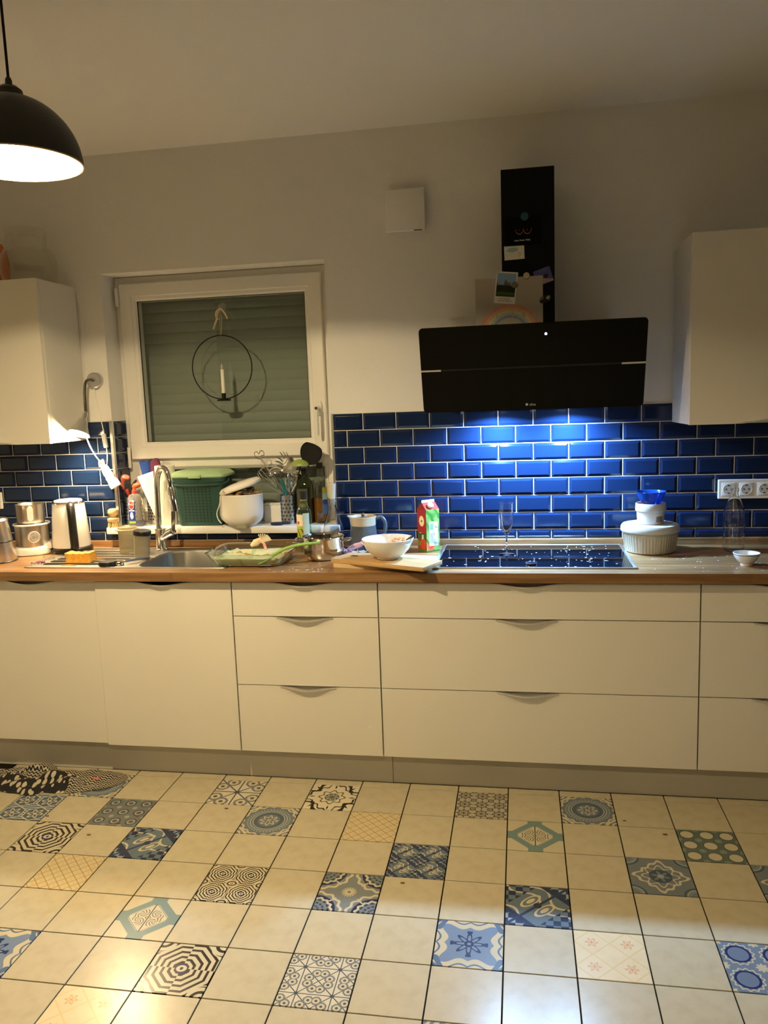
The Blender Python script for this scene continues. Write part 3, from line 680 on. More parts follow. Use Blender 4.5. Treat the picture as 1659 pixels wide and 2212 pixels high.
bg = cyl(t, 'badge', [(0, 0), (.0275, 0), (.0275, .0025), (.025, .0035), (.0245, .0025), (0, .0025)], mat('satin badge', (.62, .60, .56), .38, .5), 32, loc=(.012, -.0745, .088), rot=(PI / 2, 0, .12))
m_badge = mat('badge grey', (.32, .31, .30), .4, .6)
cyl(bg, 'ring_mark', [(.0150, .0025), (.0155, .0034), (.0170, .0034), (.0175, .0025)], m_badge, 28)
bm = BM(); box(bm, -.012, .012, -.0012, .0012, .002, .0036); box(bm, -.006, .006, .004, .0062, .002, .0036); box(bm, -.005, .005, -.0075, -.0055, .002, .0036); obj('bar_mark', bm, m_badge, bg)
# kettle
t = thing('kettle', 'white electric kettle with black handle and base', 'kettle', (-1.556, .440, WT), .56)
m_kw = mat('white kettle plastic', (.82, .81, .77), .3)
cyl(t, 'base', [(0, 0), (.090, 0), (.0945, .005), (.0935, .020), (.088, .026), (0, .026)], m_black, 44)
cyl(t, 'body', [(0, .026), (.087, .026), (.0885, .030), (.072, .228), (.071, .232), (0, .232)], m_kw, 48)
cyl(t, 'collar', [(0, .232), (.0725, .232), (.0735, .236), (.070, .241), (0, .241)], m_chrome, 44)
cyl(t, 'lid', [(0, .241), (.063, .241), (.062, .246), (.045, .249), (0, .250)], m_kw, 40)
bm = BM(); pth = smooth_path([(.008, -.066, .228), (.008, -.090, .222), (.009, -.103, .19), (.010, -.109, .12), (.011, -.112, .06), (.011, -.108, .036), (.010, -.080, .024)], 6)
tube(bm, pth, [.0165] * len(pth), 14, 1.12); obj('handle', bm, m_black, t)
bm = BM(); box(bm, -.016, .016, -.0885, -.06, .028, .226, .004, 2, Matrix.Translation((.008, .0, 0))); obj('handle_back', bm, m_black, t)
bm = BM(); ball(bm, (.008, -.094, .221), .0115, (1, .8, .9), 2); obj('lid_button', bm, m_chrome, t)
bm = BM(); box(bm, .003, .019, -.1165, -.106, .068, .088, .003, 2); obj('water_window', bm, m_alu, t)
bm = BM(); tube(bm, smooth_path([(.05, .05, .004), (.02, .088, .004), (-.01, .092, .004), (-.03, .096, .003)], 6), .003, 8); obj('power_cord', bm, m_black, t)
# cup
t = thing('measuring_cup', 'tiny clear measuring cup in front of the white kettle', 'cup', (-1.556, .25, WT))
cyl(t, 'cup', shell([(.022, .0005), (.025, .002), (.027, .025)], .0018), m_glass, 28)
# onion scraps left
m_onion = mat('purple onion peel', (.20, .045, .11), .4, var=(40, (.5, .25, .33)))
def scrap(name, label, x, y, z, n, sx, sy, m, cat, seed, hgt=.012):
    random.seed(seed); bm = BM()
    for k in range(n):
        cx, cy = random.gauss(0, sx), random.gauss(0, sy); l = random.uniform(.008, .02); a = random.uniform(0, PI); h = random.uniform(.3, 1) * hgt
        p = [(cx + math.cos(a) * l * (s - .5) * 2, cy + math.sin(a) * l * (s - .5) * 2, .003 + h * math.sin(PI * s) + .0) for s in (0, .25, .5, .75, 1)]
        tube(bm, p, [.001, .003, .0042, .003, .001], 6, .35)
    o = obj(name, bm, m, loc=(x, y, z)); tag(o, label, cat, kind='stuff'); random.seed(seed + 1)
scrap('onion_peel', 'purple onion peel shreds lying on the drainboard left edge', -1.535, .125, WT + .003, 9, .018, .010, m_onion, 'scraps', 3)
# sponge
m_sponge = mat('orange sponge', (.80, .33, .03), .9, bump=(260, .8), var=(70, (.88, .46, .07)))
bm = BM(); rg = []
for i in range(13):
    x = -.056 + .112 * i / 12; e = abs(i - 6) / 6; pin = .004 * (1 - e); hh = .040 + .004 * e ** 2 + .0015 * math.sin(i * 2)
    rg.append([Vector((x + .003 * math.sin(z_ * 90), y_ * (1 - .10 * (1 - e)), z_)) for y_, z_ in ((-.032, .001), (-.026, hh * .5), (-.031 + pin, hh), (0, hh - pin * .6), (.031, hh), (.027, hh * .5), (.032, .001))])
loft(bm, rg); o = obj('sponge', bm, m_sponge, loc=(-1.352, .17, WT + .0035), rot=(0, 0, .07)); tag(o, 'orange cleaning sponge standing on the drainboard', 'sponge')
bm = BM(); tube(bm, [(-.035, 0, 0), (.0, .003, .001), (.034, 0, 0)], .0022, 6, .6); tag(obj('wooden_stick', bm, mat('amber stick', (.55, .3, .06), .5), loc=(-1.36, .085, WT + .006)), 'thin amber stick lying on the drainboard before the sponge', 'stick')
# black lid
t = thing('screw_lid', 'flat black screw lid lying on the drainboard before the grey cups', 'lid', (-1.186, .10, WT + .0036))
cyl(t, 'lid', [(0, 0), (.036, 0), (.037, .002), (.037, .014), (.035, .017), (0, .017)], m_black, 40)
bm = BM()
for k in range(36): a = 2 * PI * k / 36; box(bm, -.0008, .0008, -.0008, .0008, .002, .013, mt=Matrix.Rotation(a, 4, 'Z') @ Matrix.Translation((.0372, 0, 0)))
obj('grip_ribs', bm, m_black, t)
# drain plug strainer with a peeler
t = thing('sink_plug', 'small chrome sink plug beside the flat black lid', 'plug', (-1.140, .11, WT + .0035))
cyl(t, 'plug', [(0, 0), (.020, 0), (.021, .003), (.019, .011), (.014, .0125), (0, .0125)], m_chrome, 28)
t = thing('vegetable_peeler', 'steel handled peeler leaning from the chrome plug to the grey jar', 'peeler', (-1.10, .12, WT + .004))
bm = BM(); tube(bm, [(-.015, .0, .012), (.02, .05, .012), (.055, .085, .010)], [.005, .0065, .0055], 10, .7); obj('handle', bm, m_steel, t)
bm = BM(); box(bm, -.016, .016, -.004, .004, -.0012, .0012, .001, 1, Matrix.Translation((.060, .095, .010)) @ Matrix.Rotation(-.5, 4, 'Z')); obj('blade', bm, m_chrome, t)
# smoky cups
m_smoke = mat('smoky translucent plastic', (.66, .61, .46), .22, trans=.72, ior=1.08)
t = thing('smoky_cup', 'smoky grey plastic cup with wide flange upside on the drainboard', 'cup', (-1.222, .355, WT + .003))
cyl(t, 'cup', shell([(.037, .0005), (.039, .004), (.040, .095), (.042, .108), (.0535, .112), (.054, .115), (.040, .117), (.041, .126)], .002), m_smoke, 36)
t = thing('smoky_jar', 'tilted smoky jar with black lid leaning beside the faucet', 'jar', (-1.108, .255, WT + .0036), 0); t.rotation_euler = (.02, .10, 0)
cyl(t, 'jar', shell([(.030, .004), (.033, .006), (.036, .105), (.034, .108)], .002), m_smoke, 36)
cyl(t, 'lid', [(0, .106), (.0385, .106), (.039, .108), (.039, .122), (.037, .125), (0, .125)], m_black, 36)
# faucet
t = thing('faucet', 'chrome kitchen faucet with high arched spout behind the sink', 'faucet', (-1.106, .455, WT + .003))
cyl(t, 'base', [(0, 0), (.030, 0), (.030, .004), (.026, .007), (.0255, .090), (.027, .091), (.027, .097), (.024, .099), (.018, .101), (0, .101)], m_chrome, 32)
pth = smooth_path([(-.008, 0, .095), (-.006, 0, .20), (-.002, -.002, .30), (.010, -.008, .352), (.036, -.020, .384), (.064, -.032, .372), (.078, -.038, .335), (.086, -.042, .29)], 6)
bm = BM(); tube(bm, pth, .0135, 16); obj('spout', bm, m_chrome, t)
bm = BM(); tube(bm, [(.0845, -.0415, .298), (.086, -.042, .290), (.098, -.047, .205), (.1005, -.048, .188), (.1005, -.048, .186)], [.0136, .0165, .0172, .0172, .013], 18); obj('spray_head', bm, m_chrome, t)
bm = BM(); tube(bm, [(.012, -.012, .058), (.055, -.035, .082), (.083, -.048, .094), (.086, -.049, .095)], [.015, .0185, .0185, .012], 18); lv = obj('lever_body', bm, m_chrome, t)
bm = BM(); box(bm, -.009, .009, -.0035, .0035, 0, .105, .003, 2); obj('lever_handle', bm, m_chrome, t, loc=(.086, -.050, .092), rot=(.05, .06, .3))
# glass baking dish
m_dglass = thin_glass('greenish clear glass', (.90, .95, .90), 2.0, .03)
t = thing('baking_dish', 'rectangular glass baking dish with milky green residue by the sink', 'dish', (-.562, .185, WT))
def rq(a, b, z, p=7, cx=0, cy=0): return sup(cx, cy, z, a, b, p, 44)
bm = BM(); loft(bm, [rq(.138, .105, .004), rq(.145, .112, .0065), rq(.170, .136, .052), rq(.178, .143, .055), rq(.178, .143, .059), rq(.168, .134, .057), rq(.142, .109, .010), rq(.135, .102, .009)]); obj('dish', bm, m_dglass, t)
m_resid = printed('green white residue', 'b4bb95', lambda u, v, n: [((n - .45) * 3, 'c9cda6'), ((u * 9 + n * 6).sin().gt(.8) * .6, '7f9d74'), ((v * 7 + n * 9).sin().gt(.94), 'a8742e')], .45, (.16, .13))
bm = BM(); rg = []
for s, z in ((.98, .0105), (.985, .022), (.99, .030), (.97, .034), (.6, .018), (.02, .014)):
    a, b = .142 + .020 * (z - .01) / .045 - .002, .109 + .02 * (z - .01) / .045 - .002
    rg.append([p + Vector((0, 0, random.uniform(-.003, .006) if .012 < z < .04 and s > .5 else 0)) for p in rq(a * s, b * s, z)])
loft(bm, rg); obj('residue', bm, m_resid, t); t.children[-1]['kind'] = 'stuff'
# dried fan shaped food brush on the dish rim
m_cream = mat('cream bristle', (.78, .66, .44), .6); m_pink = mat('pink red rubber', (.62, .22, .18), .5, var=(60, (.75, .5, .4)))
t = thing('fan_brush', 'small cream and pink fan shaped brush lying behind the glass dish rim', 'brush', (-.566, .315, WT + .040))
bm = BM(); tube(bm, [(-.05, -.01, .005), (-.03, 0, .018), (-.012, .004, .028), (.0, .004, .026)], [.006, .017, .013, .006], 12, .5); obj('head', bm, m_cream, t)
bm = BM(); tube(bm, smooth_path([(-.012, -.006, .026), (.006, -.012, .022), (.018, -.02, .006), (.024, -.028, -.010)], 5), [.006] * 8 + [.0075] * 8, 10, .5); obj('handle', bm, m_pink, t)
for k in range(8):
    a = 1.95 - k * .24; bm = BM(); tube(bm, [(0, 0, .022), (math.cos(a) * .02, .0, .022 + math.sin(a) * .018), (math.cos(a) * .042, .001, .022 + math.sin(a) * .036)], [.0022, .0034, .0040], 8, .7); obj('bristle', bm, m_cream, t)
# green spoon
m_green = mat('green nylon', (.25, .42, .10), .4)
t = thing('green_spatula', 'light green plastic spatula lying across the glass dish toward the steel pot', 'spatula', (-.36, .10, WT + .062))
pth = smooth_path([(-.093, -.012, -.022), (-.06, .0, .000), (-.01, .01, .0175), (.05, .02, .026), (.105, .03, .0285)], 6)
bm = BM(); tube(bm, pth, [.0052 + .0018 * math.sin(PI * i / (len(pth) - 1)) for i in range(len(pth))], 10, 1.3); obj('handle', bm, m_green, t)
bm = BM(); loft(bm, [sup(0, 0, z, .030, .020, 3, 24) for z in (0, .003)]); obj('blade', bm, m_green, t, loc=(-.118, -.022, -.036), rot=(0, -.45, .2))
# steel pot
t = thing('saucepan', 'shiny polished steel pot with two handles beside the cutting boards', 'pot', (-.276, .262, WT))
m_mirror = mat('polished steel', (.70, .69, .66), .07, 1)
cyl(t, 'pot', shell([(.062, .0005), (.076, .004), (.084, .018), (.087, .050), (.0875, .088), (.0905, .094), (.0915, .097)], .002), m_mirror, 56)
for sgn in (-1, 1):
    bm = BM(); tube(bm, smooth_path([(sgn * .086, -.022, .080), (sgn * .115, -.020, .083), (sgn * .120, 0, .084), (sgn * .115, .020, .083), (sgn * .086, .022, .080)], 5), .0042, 10); obj('handle', bm, m_mirror, t)
cyl(t, 'stew_rest', [(0, .030), (.05, .031), (.0835, .030)], mat('dark stew remains', (.09, .03, .02), .3), 30)
scrap('onion_peel', 'pink purple onion peel heap between the steel pot and the cutting boards', -.178, .305, WT + .002, 16, .014, .016, m_onion, 'scraps', 11, .028)
m_pinkp = mat('pink onion slice', (.55, .25, .26), .5, var=(50, (.68, .42, .42)))
t = thing('onion_half', 'pink onion piece lying on a small dish behind the white bowl', 'onion', (-.160, .355, WT + .001))
cyl(t, 'saucer', [(0, 0), (.03, 0), (.05, .006), (.056, .012), (.054, .0125), (.048, .009), (.028, .004), (0, .004)], m_whiteg, 32)
bm = BM(); tube(bm, [(-.040, -.004, .012), (-.02, 0, .024), (.005, 0, .034), (.026, .0, .040), (.034, 0, .046)], [.004, .011, .0125, .011, .010], 12, .8); obj('onion', bm, m_pinkp, t)
bm = BM(); ball(bm, (.048, .004, .026), .013, (1, 1, 1.2), 2); obj('dark_stopper', bm, m_black, t)
# bottles and jugs standing at the wall
def text_label(parent, w_, h_, loc, m, rz=0, name='label', r=None, span=1.2, n=14):
    bm = BM()
    if r is None: box(bm, -w_ / 2, w_ / 2, -.0004, .0004, -h_ / 2, h_ / 2)
    else:
        sp = w_ / r
        P = [(-PI / 2 - sp / 2 + sp * i / n) for i in range(n + 1)]
        ring = lambda rr_, z: [Vector((rr_ * math.cos(a), rr_ * math.sin(a), z)) for a in P]
        a, b, c, d = ring(r + .0003, -h_ / 2), ring(r + .0003, h_ / 2), ring(r + .0008, h_ / 2), ring(r + .0008, -h_ / 2)
        loft(bm, [[a[i], b[i], c[i], d[i]] for i in range(n + 1)])
    return obj(name, bm, m, parent, loc=loc, rot=(0, 0, rz))
m_gbott = thin_glass('pale green glass', (.70, .84, .66), 1.6, .02)
m_dbott = mat('dark olive glass', (.03, .045, .015), .05, trans=.55, ior=1.45, spec=.6)
t = thing('wine_bottle', 'slim green bottle with white label standing behind the steel pot', 'bottle', (-.402, .425, WT))
cyl(t, 'bottle', [(0, .001), (.030, .001), (.033, .006), (.033, .165), (.030, .188), (.018, .208), (.0135, .222), (.0130, .262), (0, .262)], m_gbott, 36)
cyl(t, 'cap', [(0, .2625), (.0125, .2625), (.0125, .264), (.0142, .236), (.0150, .236), (.0148, .267), (.013, .269), (0, .269)], m_black, 24)
cyl(t, 'neck_band', [(.0136, .229), (.0146, .229), (.0146, .234), (.0136, .234)], mat('gold foil', (.6, .42, .12), .3, .8), 20)
def P_wlab(u, v, n):
    return [(v.lt(.12), 'a9b13f'), (rad(u + .1, (v - .35) * 2.6).lt(.34), 'c23a22'), (((u * 7 + v * 5 + n * 8).sin()).gt(.78) * v.lt(-.1) * v.gt(-.75), '20240f'), (v.near(.06, .012), 'e7e2bb'), (v.near(-.06, .012), 'd8d69b')]
text_label(t, .042, .115, (0, 0, .112), printed('wine label print', 'e6dcc6', P_wlab, .5, (.021, .0575), 'XZ'), -.55, r=.033)
text_label(t, .030, .130, (0, 0, .110), mat('pale back label', (.42, .52, .42), .6), .55, 'back_label', r=.033)
t = thing('carafe', 'clear ribbed glass carafe with a paper roll in its neck by the wall', 'carafe', (-.276, .455, WT))
pr = [(.040, .001), (.047, .006)] + [(.0485 + .0012 * math.sin(i * 2.1) - .0002 * i, .012 + i * .0085) for i in range(10)] + [(.043, .108), (.033, .142), (.022, .175), (.0165, .200), (.0155, .225), (.017, .228), (.0165, .232)]
cyl(t, 'carafe', shell(pr, .0022), m_rglass, 40)
bm = BM(); tube(bm, [(.002, 0, .205), (.002, 0, .24), (.004, 0, .300)], [.0115, .0125, .0150], 14); obj('paper_roll', bm, mat('soft white paper', (.55, .51, .43), .9, bump=(120, .5)), t)
m_jug = mat('blue grey stoneware', (.085, .095, .105), .32, var=(26, .7), coat=.3); m_jcream = mat('cream stoneware glaze', (.46, .39, .28), .3, coat=.2)
t = thing('stoneware_jug', 'blue grey stoneware jug with cream collar and looped handle', 'jug', (-.138, .452, WT), 0)
cyl(t, 'body', shell([(.058, .001), (.063, .006), (.066, .03), (.060, .085), (.0565, .112)], .004), m_jug, 44)
bm = BM(); rgs = []
for z, r, sp in ((.112, .0567, 0), (.118, .0575, .0), (.140, .0580, .004), (.150, .060, .014), (.152, .0585, .014), (.140, .054, .004), (.112, .0527, 0)):
    ring = []
    for i in range(44):
        a = 2 * PI * i / 44; d = math.exp(-((abs(a - PI)) / .32) ** 2); ring.append(Vector(((r + sp * d) * math.cos(a), (r + sp * d) * math.sin(a), z + .003 * d)))
    rgs.append(ring)
loft(bm, rgs, closed=True); obj('collar', bm, m_jcream, t)
bm = BM(); tube(bm, smooth_path([(.056, 0, .140), (.080, 0, .147), (.098, 0, .125), (.098, 0, .090), (.085, 0, .058), (.062, 0, .045)], 6), .0085, 12, .75); obj('handle', bm, mat('blue glazed handle', (.06, .095, .15), .25, coat=.3), t)
cyl(t, 'lid', [(0, .136), (.050, .136), (.050, .140), (.012, .146), (.006, .150), (.0085, .158), (.006, .165), (0, .166)], mat('brown lid', (.12, .08, .05), .35), 36)
# ------------------------------------------------------------------ juice carton
t = thing('juice_carton', 'red and green apple juice carton beside the cooktop', 'carton', (.157, .425, WT), .70)
q_ = .0345
def P_c1(u, v, n):   # narrow face: red over green, apple half, tomato red fruit
    ap = rad(u * 1.15, (v - .45) * 2.6)
    return [(v.lt(-.12), '46602c'), (v.lt(-.42), 'b23722'), ((rad(u - .2, (v + .62) * 2.2)).lt(.62), 'd2462a'), (ap.lt(.74), 'efe0a8'), (ap.near(.70, .05), 'c03a24'), (rad(u * 1.6, (v - .45) * 4).lt(.24), '6b4a22'), ((n * 9 + v * 6).sin().gt(.9) * v.lt(-.5), '6f8f2e'), (v.lt(-.90), '4b7a33')]
def P_c2(u, v, n):   # wide face: leaves over green
    return [((n - .40) * 4, '8fb357'), ((u * 5 + v * 9 + n * 7).sin().gt(.55), '3f7a2c'), ((rad(u + .35, (v + .72) * 2.2)).lt(.55), 'c8432a'), (rad(u + .35, (v + .72) * 2.2).near(.4, .04), 'e07a4a'), (v.lt(-.93), '3d6f38')]
m_cw = printed('carton front print', 'a92e23', P_c1, .35, (q_, .092), 'XZ'); m_cs = printed('carton side print', '55853f', P_c2, .35, (q_, .092), 'XZ')
obj('carton_box', box(BM(), -q_, q_, -q_, q_, .0005, .1850, .001, 1), mat('carton red board', (.36, .05, .03), .4), t)
for nm, m_, rz in (('printed_panel', m_cs, 0), ('printed_panel', m_cw, -PI / 2)):
    pz = obj(nm, box(BM(), -q_ + .0006, q_ - .0006, -.0006, .0, -.092, .092), m_, t, loc=(0, -q_ - .0001, .0928) if rz == 0 else (-q_ - .0001, 0, .0928), rot=(0, 0, rz))
    if rz == 0:
        lb = obj('info_label', box(BM(), -.020, .026, -.0010, -.0005, -.066, .040), mat('pale blue white label', (.66, .70, .76), .5), pz)
        m_ink = mat('label ink', (.06, .10, .12), .6); bm = BM()
        for i in range(11): box(bm, -.017, -.017 + random.uniform(.018, .036), -.0012, -.0009, -.012 - i * .0042, -.0105 - i * .0042)
        for i in range(9): box(bm, .004 + i * .0021, .004 + i * .0021 + .0011, -.0012, -.0009, -.063, -.050)
        obj('small_print', bm, m_ink, lb); lb.children[-1]['kind'] = 'stuff'
        obj('green_print', box(BM(), -.017, .002, -.0012, -.0009, .004, .032), mat('label green', (.18, .34, .16), .6), lb)
        bm = BM(); tube(bm, [(.011, -.0011, .020), (.015, -.0011, .014), (.021, -.0011, .012)], .0016, 6, .3); obj('bird_mark', bm, m_ink, lb)
    else:
        bm = BM()
        for k, (a, e) in enumerate(((-.016, -.004), (.0, .016), (.0, .012), (.0, .015), (.0, .009))): box(bm, a, e, -.0012, -.0005, -.016 - .005 * k - (.0025 if k else -.004), -.0135 - .005 * k + (0 if k else .004))
        sp_ = obj('small_print', bm, mat('cream print', (.75, .7, .55), .5), pz); sp_['kind'] = 'stuff'
bm = BM(); hh = .0335
for y0, y1 in ((-q_, q_),):
    loft(bm, [[Vector((-q_, -q_, .185)), Vector((q_, -q_, .185)), Vector((q_, q_, .185)), Vector((-q_, q_, .185))], [Vector((-q_ * .96, -.004, .2135)), Vector((q_ * .96, -.004, .2135)), Vector((q_ * .96, .004, .2135)), Vector((-q_ * .96, .004, .2135))]])
obj('gable', bm, mat('carton gable red', (.30, .035, .025), .75, spec=.2), t)
bm = BM(); box(bm, -q_ * .95, q_ * .95, -.0018, .0018, .2135, .2245, .0005, 1); obj('top_fin', bm, m_cream, t)
bm = BM(); lathe(bm, [(0, 0), (.013, 0), (.0135, .002), (.0135, .011), (.012, .0125), (0, .0125)], 24); obj('screw_cap', bm, m_white, t, loc=(-.004, -.0215, .1985), rot=(.72, 0, 0))
# ------------------------------------------------------------------ cutting boards and bowl
m_bd1 = wood('beech board', 'a58253', 'b59362', 'c2a274', 0, 1, .5, False); m_bd2 = wood('pale maple board', 'bfa67a', 'cbb58b', 'd5c29c', 0, 1, .5, False)
t = BM(); loft(t, [rrect and [Vector((a, b, z)) for a, b in rrect(.19, -.115, .115, .018, 5)] for z in (.0004, .0165)])
o = obj('cutting_board', t, m_bd2, loc=(.012, .148, WT), rot=(0, 0, -.20)); tag(o, 'pale cutting board with rounded corners, lower of two', 'cutting board')
t = BM(); loft(t, [[Vector((a * s, b * s, z)) for a, b in rrect(.2185, -.073, .073, .004, 3)] for z, s in ((.0, .997), (.0012, 1), (.0148, 1), (.016, .997))])
o = obj('cutting_board', t, m_bd1, loc=(.023, .072, WT + .0172), rot=(0, 0, -.410)); tag(o, 'long brown beech cutting board jutting over the worktop edge, upper of two', 'cutting board')
t = BM(); tube(t, [(-.016, 0, .002), (-.004, .002, .0035), (.004, .0, .0025), (.016, .003, .003)], [.001, .0022, .0022, .001], 6); tag(obj('onion_shred', t, mat('dark shred', (.05, .02, .02), .5), loc=(-.115, .130, WT + .0336)), 'dark shred lying on the upper cutting board', 'scrap')
t = thing('serving_bowl', 'white ceramic bowl with food leftovers on the upper cutting board', 'bowl', (.030, .098, WT + .0337))
cyl(t, 'bowl', shell([(.044, .0), (.046, .002), (.045, .006), (.062, .014), (.086, .038), (.1015, .068), (.1045, .079), (.1035, .081)], .0035), m_whiteg, 56)
m_food = mat('pasta leftovers', (.70, .48, .25), .5, var=(60, (.62, .22, .08)))
bm = BM()
for k in range(26):
    a = random.uniform(0, 2 * PI); r = random.uniform(0, .03); ball(bm, (.035 + r * math.cos(a), .012 + r * math.sin(a), .062 + random.uniform(0, .014)), random.uniform(.006, .010), (1.3, .8, .7), 1)
ball(bm, (.02, 0, .036), .055, (1, .9, .55), 3)
o = obj('leftovers', bm, m_food, t); o['kind'] = 'stuff'
bm = BM(); tube(bm, smooth_path([(.055, -.03, .050), (.085, -.030, .078), (.108, -.027, .092)], 5), [.004] * 5 + [.0055] * 6, 10, .45); tag(obj('spoon', bm, m_chrome, loc=(.030, .098, WT + .0337)), 'metal spoon handle leaning on the white bowl rim', 'spoon')
# flute
t = thing('champagne_flute', 'tall clear champagne flute standing on the cooktop', 'glass', (.496, .305, WT + .0052))
cyl(t, 'flute', [(0, 0), (.033, 0), (.034, .001), (.031, .0025), (.012, .005), (.0045, .010), (.0036, .020), (.0036, .072), (.006, .080), (.014, .094), (.0245, .125), (.029, .160), (.0300, .218), (.0294, .2185), (.0286, .218), (.0277, .160), (.0232, .126), (.012, .097), (0, .090)], m_rglass, 40)
t = thing('metal_lid', 'small shiny metal lid lying on the black cooktop glass', 'lid', (.592, .118, WT + .0052))
cyl(t, 'lid', [(0, .0), (.021, 0), (.0235, .002), (.0235, .0055), (.022, .007), (.019, .0060), (0, .0058)], m_chrome, 32)
# tubs
m_tub = mat('cream plastic tub', (.50, .455, .35), .45); m_tlid = mat('milky translucent lid', (.56, .55, .52), .3, trans=.2, ior=1.3)
t = thing('storage_tub', 'large round cream plastic tub with milky lid at the cooktop right', 'tub', (1.081, .400, WT))
cyl(t, 'tub', [(0, .0005), (.088, .0005), (.094, .004), (.104, .085), (.108, .086), (.108, .092), (0, .092)], m_tub, 56)
bm = BM(); 
for k in range(56): a = 2 * PI * k / 56; bm2 = None; box(bm, -.0008, .0008, -.0012, .0012, .012, .078, mt=Matrix.Rotation(a, 4, 'Z') @ Matrix.Translation((.0995, 0, 0)) @ Matrix.Rotation(.125, 4, 'Y'))
obj('grip_ribs', bm, m_tub, t)
cyl(t, 'lid', [(.108, .088), (.1165, .088), (.118, .091), (.116, .108), (.110, .116), (.098, .1185), (.096, .1165), (0, .1165)], m_tlid, 56)
t = thing('small_tub', 'small white plastic pot standing on the large cream tub', 'tub', (1.083, .402, WT + .1168))
cyl(t, 'tub', [(0, 0), (.049, 0), (.052, .003), (.056, .055), (0, .055)], mat('white pot plastic', (.52, .47, .41), .45), 44)
cyl(t, 'rim', [(.054, .052), (.060, .054), (.061, .058), (.0595, .084), (.058, .086), (.056, .084), (.054, .056)], m_tlid, 44)
cyl(t, 'red_content', [(0, .070), (.055, .070), (.055, .074), (0, .078)], mat('red sauce', (.28, .03, .03), .3), 36)
bm = BM(); ol = rrect(.013, .006, .034, .004, 3); sp = 13
text_label(t, .03, .026, (0, 0, .024), mat('brown sticker', (.20, .13, .07), .6), .55, 'sticker', r=.0536); bm.free()
m_bluet = mat('translucent blue plastic', (.012, .09, .45), .15, trans=.55, ior=1.3)
t = thing('blue_bowl', 'translucent blue plastic bowl on top of the tub stack', 'bowl', (1.084, .402, WT + .1955))
cyl(t, 'bowl', shell([(.030, .0), (.034, .002), (.046, .022), (.055, .044), (.0585, .054), (.0595, .055)], .0018), m_bluet, 44)
# bottle right
t = thing('water_bottle', 'empty clear ribbed water bottle below the white wall sockets', 'bottle', (1.408, .400, WT))
pr = [(.032, .001), (.037, .006)] + [(.0405 + .0014 * math.sin(i * 1.9), .014 + i * .0082) for i in range(12)] + [(.043, .118), (.0425, .140), (.036, .178), (.026, .205), (.0165, .226), (.0140, .236), (.0140, .246), (.0165, .248), (.0165, .256), (.0135, .257)]
cyl(t, 'bottle', shell(pr, .0018), m_rglass, 40)
t = thing('china_bowl', 'small white china bowl with thin blue rim line near the frame edge', 'bowl', (1.386, .125, WT))
cyl(t, 'bowl', shell([(.020, 0), (.021, .004), (.020, .006), (.034, .018), (.044, .034), (.048, .046), (.0475, .0475)], .0025), m_whiteg, 44)
cyl(t, 'blue_line', [(.0466, .0415), (.0472, .0418), (.0478, .0438), (.0472, .044)], mat('cobalt line', (.05, .10, .30), .3), 44)
# sockets
def socket_strip(label, x0, n, zc, x1=None):
    t = thing('socket_strip', label, 'socket', (x0, YW - .0112, zc)); w_ = .0706 * n + .012
    bm = BM(); loft(bm, [[Vector((a, y, b)) for a, b in [(p + w_ / 2, q) for p, q in rrect(w_ / 2 - i, -.041 + i, .041 - i, .004, 3)]] for y, i in ((.0, 0), (-.008, 0), (-.011, .003))]); obj('cover_frame', bm, m_white, t)
    for k in range(n):
        cx = .041 + k * .0706
        bm = BM(); frame_ring(bm, cx - .0275, cx + .0275, -.0275, .0275, [(0, -.0108), (0, -.0122), (.001, -.0128), (.0275, -.0128)], closed=False); s = obj('socket', bm, m_white, t)
        bm = BM(); lathe(bm, [(.0205, .0), (.0215, .0012), (.0225, .0)], 28); obj('socket_ring', bm, m_white, s, loc=(cx, -.0126, 0), rot=(PI / 2, 0, 0))
        bm = BM(); lathe(bm, [(0, 0), (.0200, 0), (.0200, .0004), (0, .0004)], 28); obj('socket_well', bm, mat('socket well', (.52, .50, .47), .5), s, loc=(cx, -.0127, 0), rot=(PI / 2, 0, 0))
        bm = BM()
        for dx, dz, r in ((-.0095, 0, .003), (.0095, 0, .003)): disc(bm, (cx + dx, dz), r, -.0136, -.0130, 12)
        box(bm, cx - .004, cx + .004, -.0138, -.0130, .0145, .0185); box(bm, cx - .004, cx + .004, -.0138, -.0130, -.0185, -.0145)
        obj('contact_holes', bm, m_black, s)
    return t
socket_strip('white strip of wall sockets on the blue tiles at the right', 1.376, 4, 1.1485)
socket_strip('white socket at the left frame edge above the moka pot', -1.973 - .0826, 1, 1.145)
# ================================================================== things on the window sill
SY = SILL
def holes_cyl(parent, r, z0, z1, rows, n, hr, name='drain_holes'):
    bm = BM()
    for i in range(rows):
        for k in range(n):
            a = 2 * PI * (k + .5 * (i % 2)) / n; z = z0 + (z1 - z0) * i / (rows - 1)
            mt = Matrix.Rotation(a, 4, 'Z') @ Matrix.Translation((r + .0002, 0, z)) @ Matrix.Rotation(PI / 2, 4, 'Y')
            bmesh.ops.create_circle(bm, cap_ends=True, segments=8, radius=hr, matrix=mt)
    o = obj(name, bm, m_hole, parent); o['kind'] = 'stuff'; return o
m_hole = mat('dark perforation', (.006, .006, .006), .7)
m_beech = mat('light beech', (.62, .42, .20), .5, var=(40, .8))
t = thing('dish_brush', 'round wooden dish brush with pale bristles at the sill left end', 'brush', (-1.381, .528, SY))
cyl(t, 'knob', [(0, .046), (.012, .046), (.013, .052), (.021, .060), (.0245, .072), (.022, .083), (.014, .089), (0, .091)], m_beech, 32)
cyl(t, 'head', [(0, .026), (.026, .026), (.028, .030), (.0275, .042), (.014, .048), (0, .048)], m_beech, 32)
bm = BM()
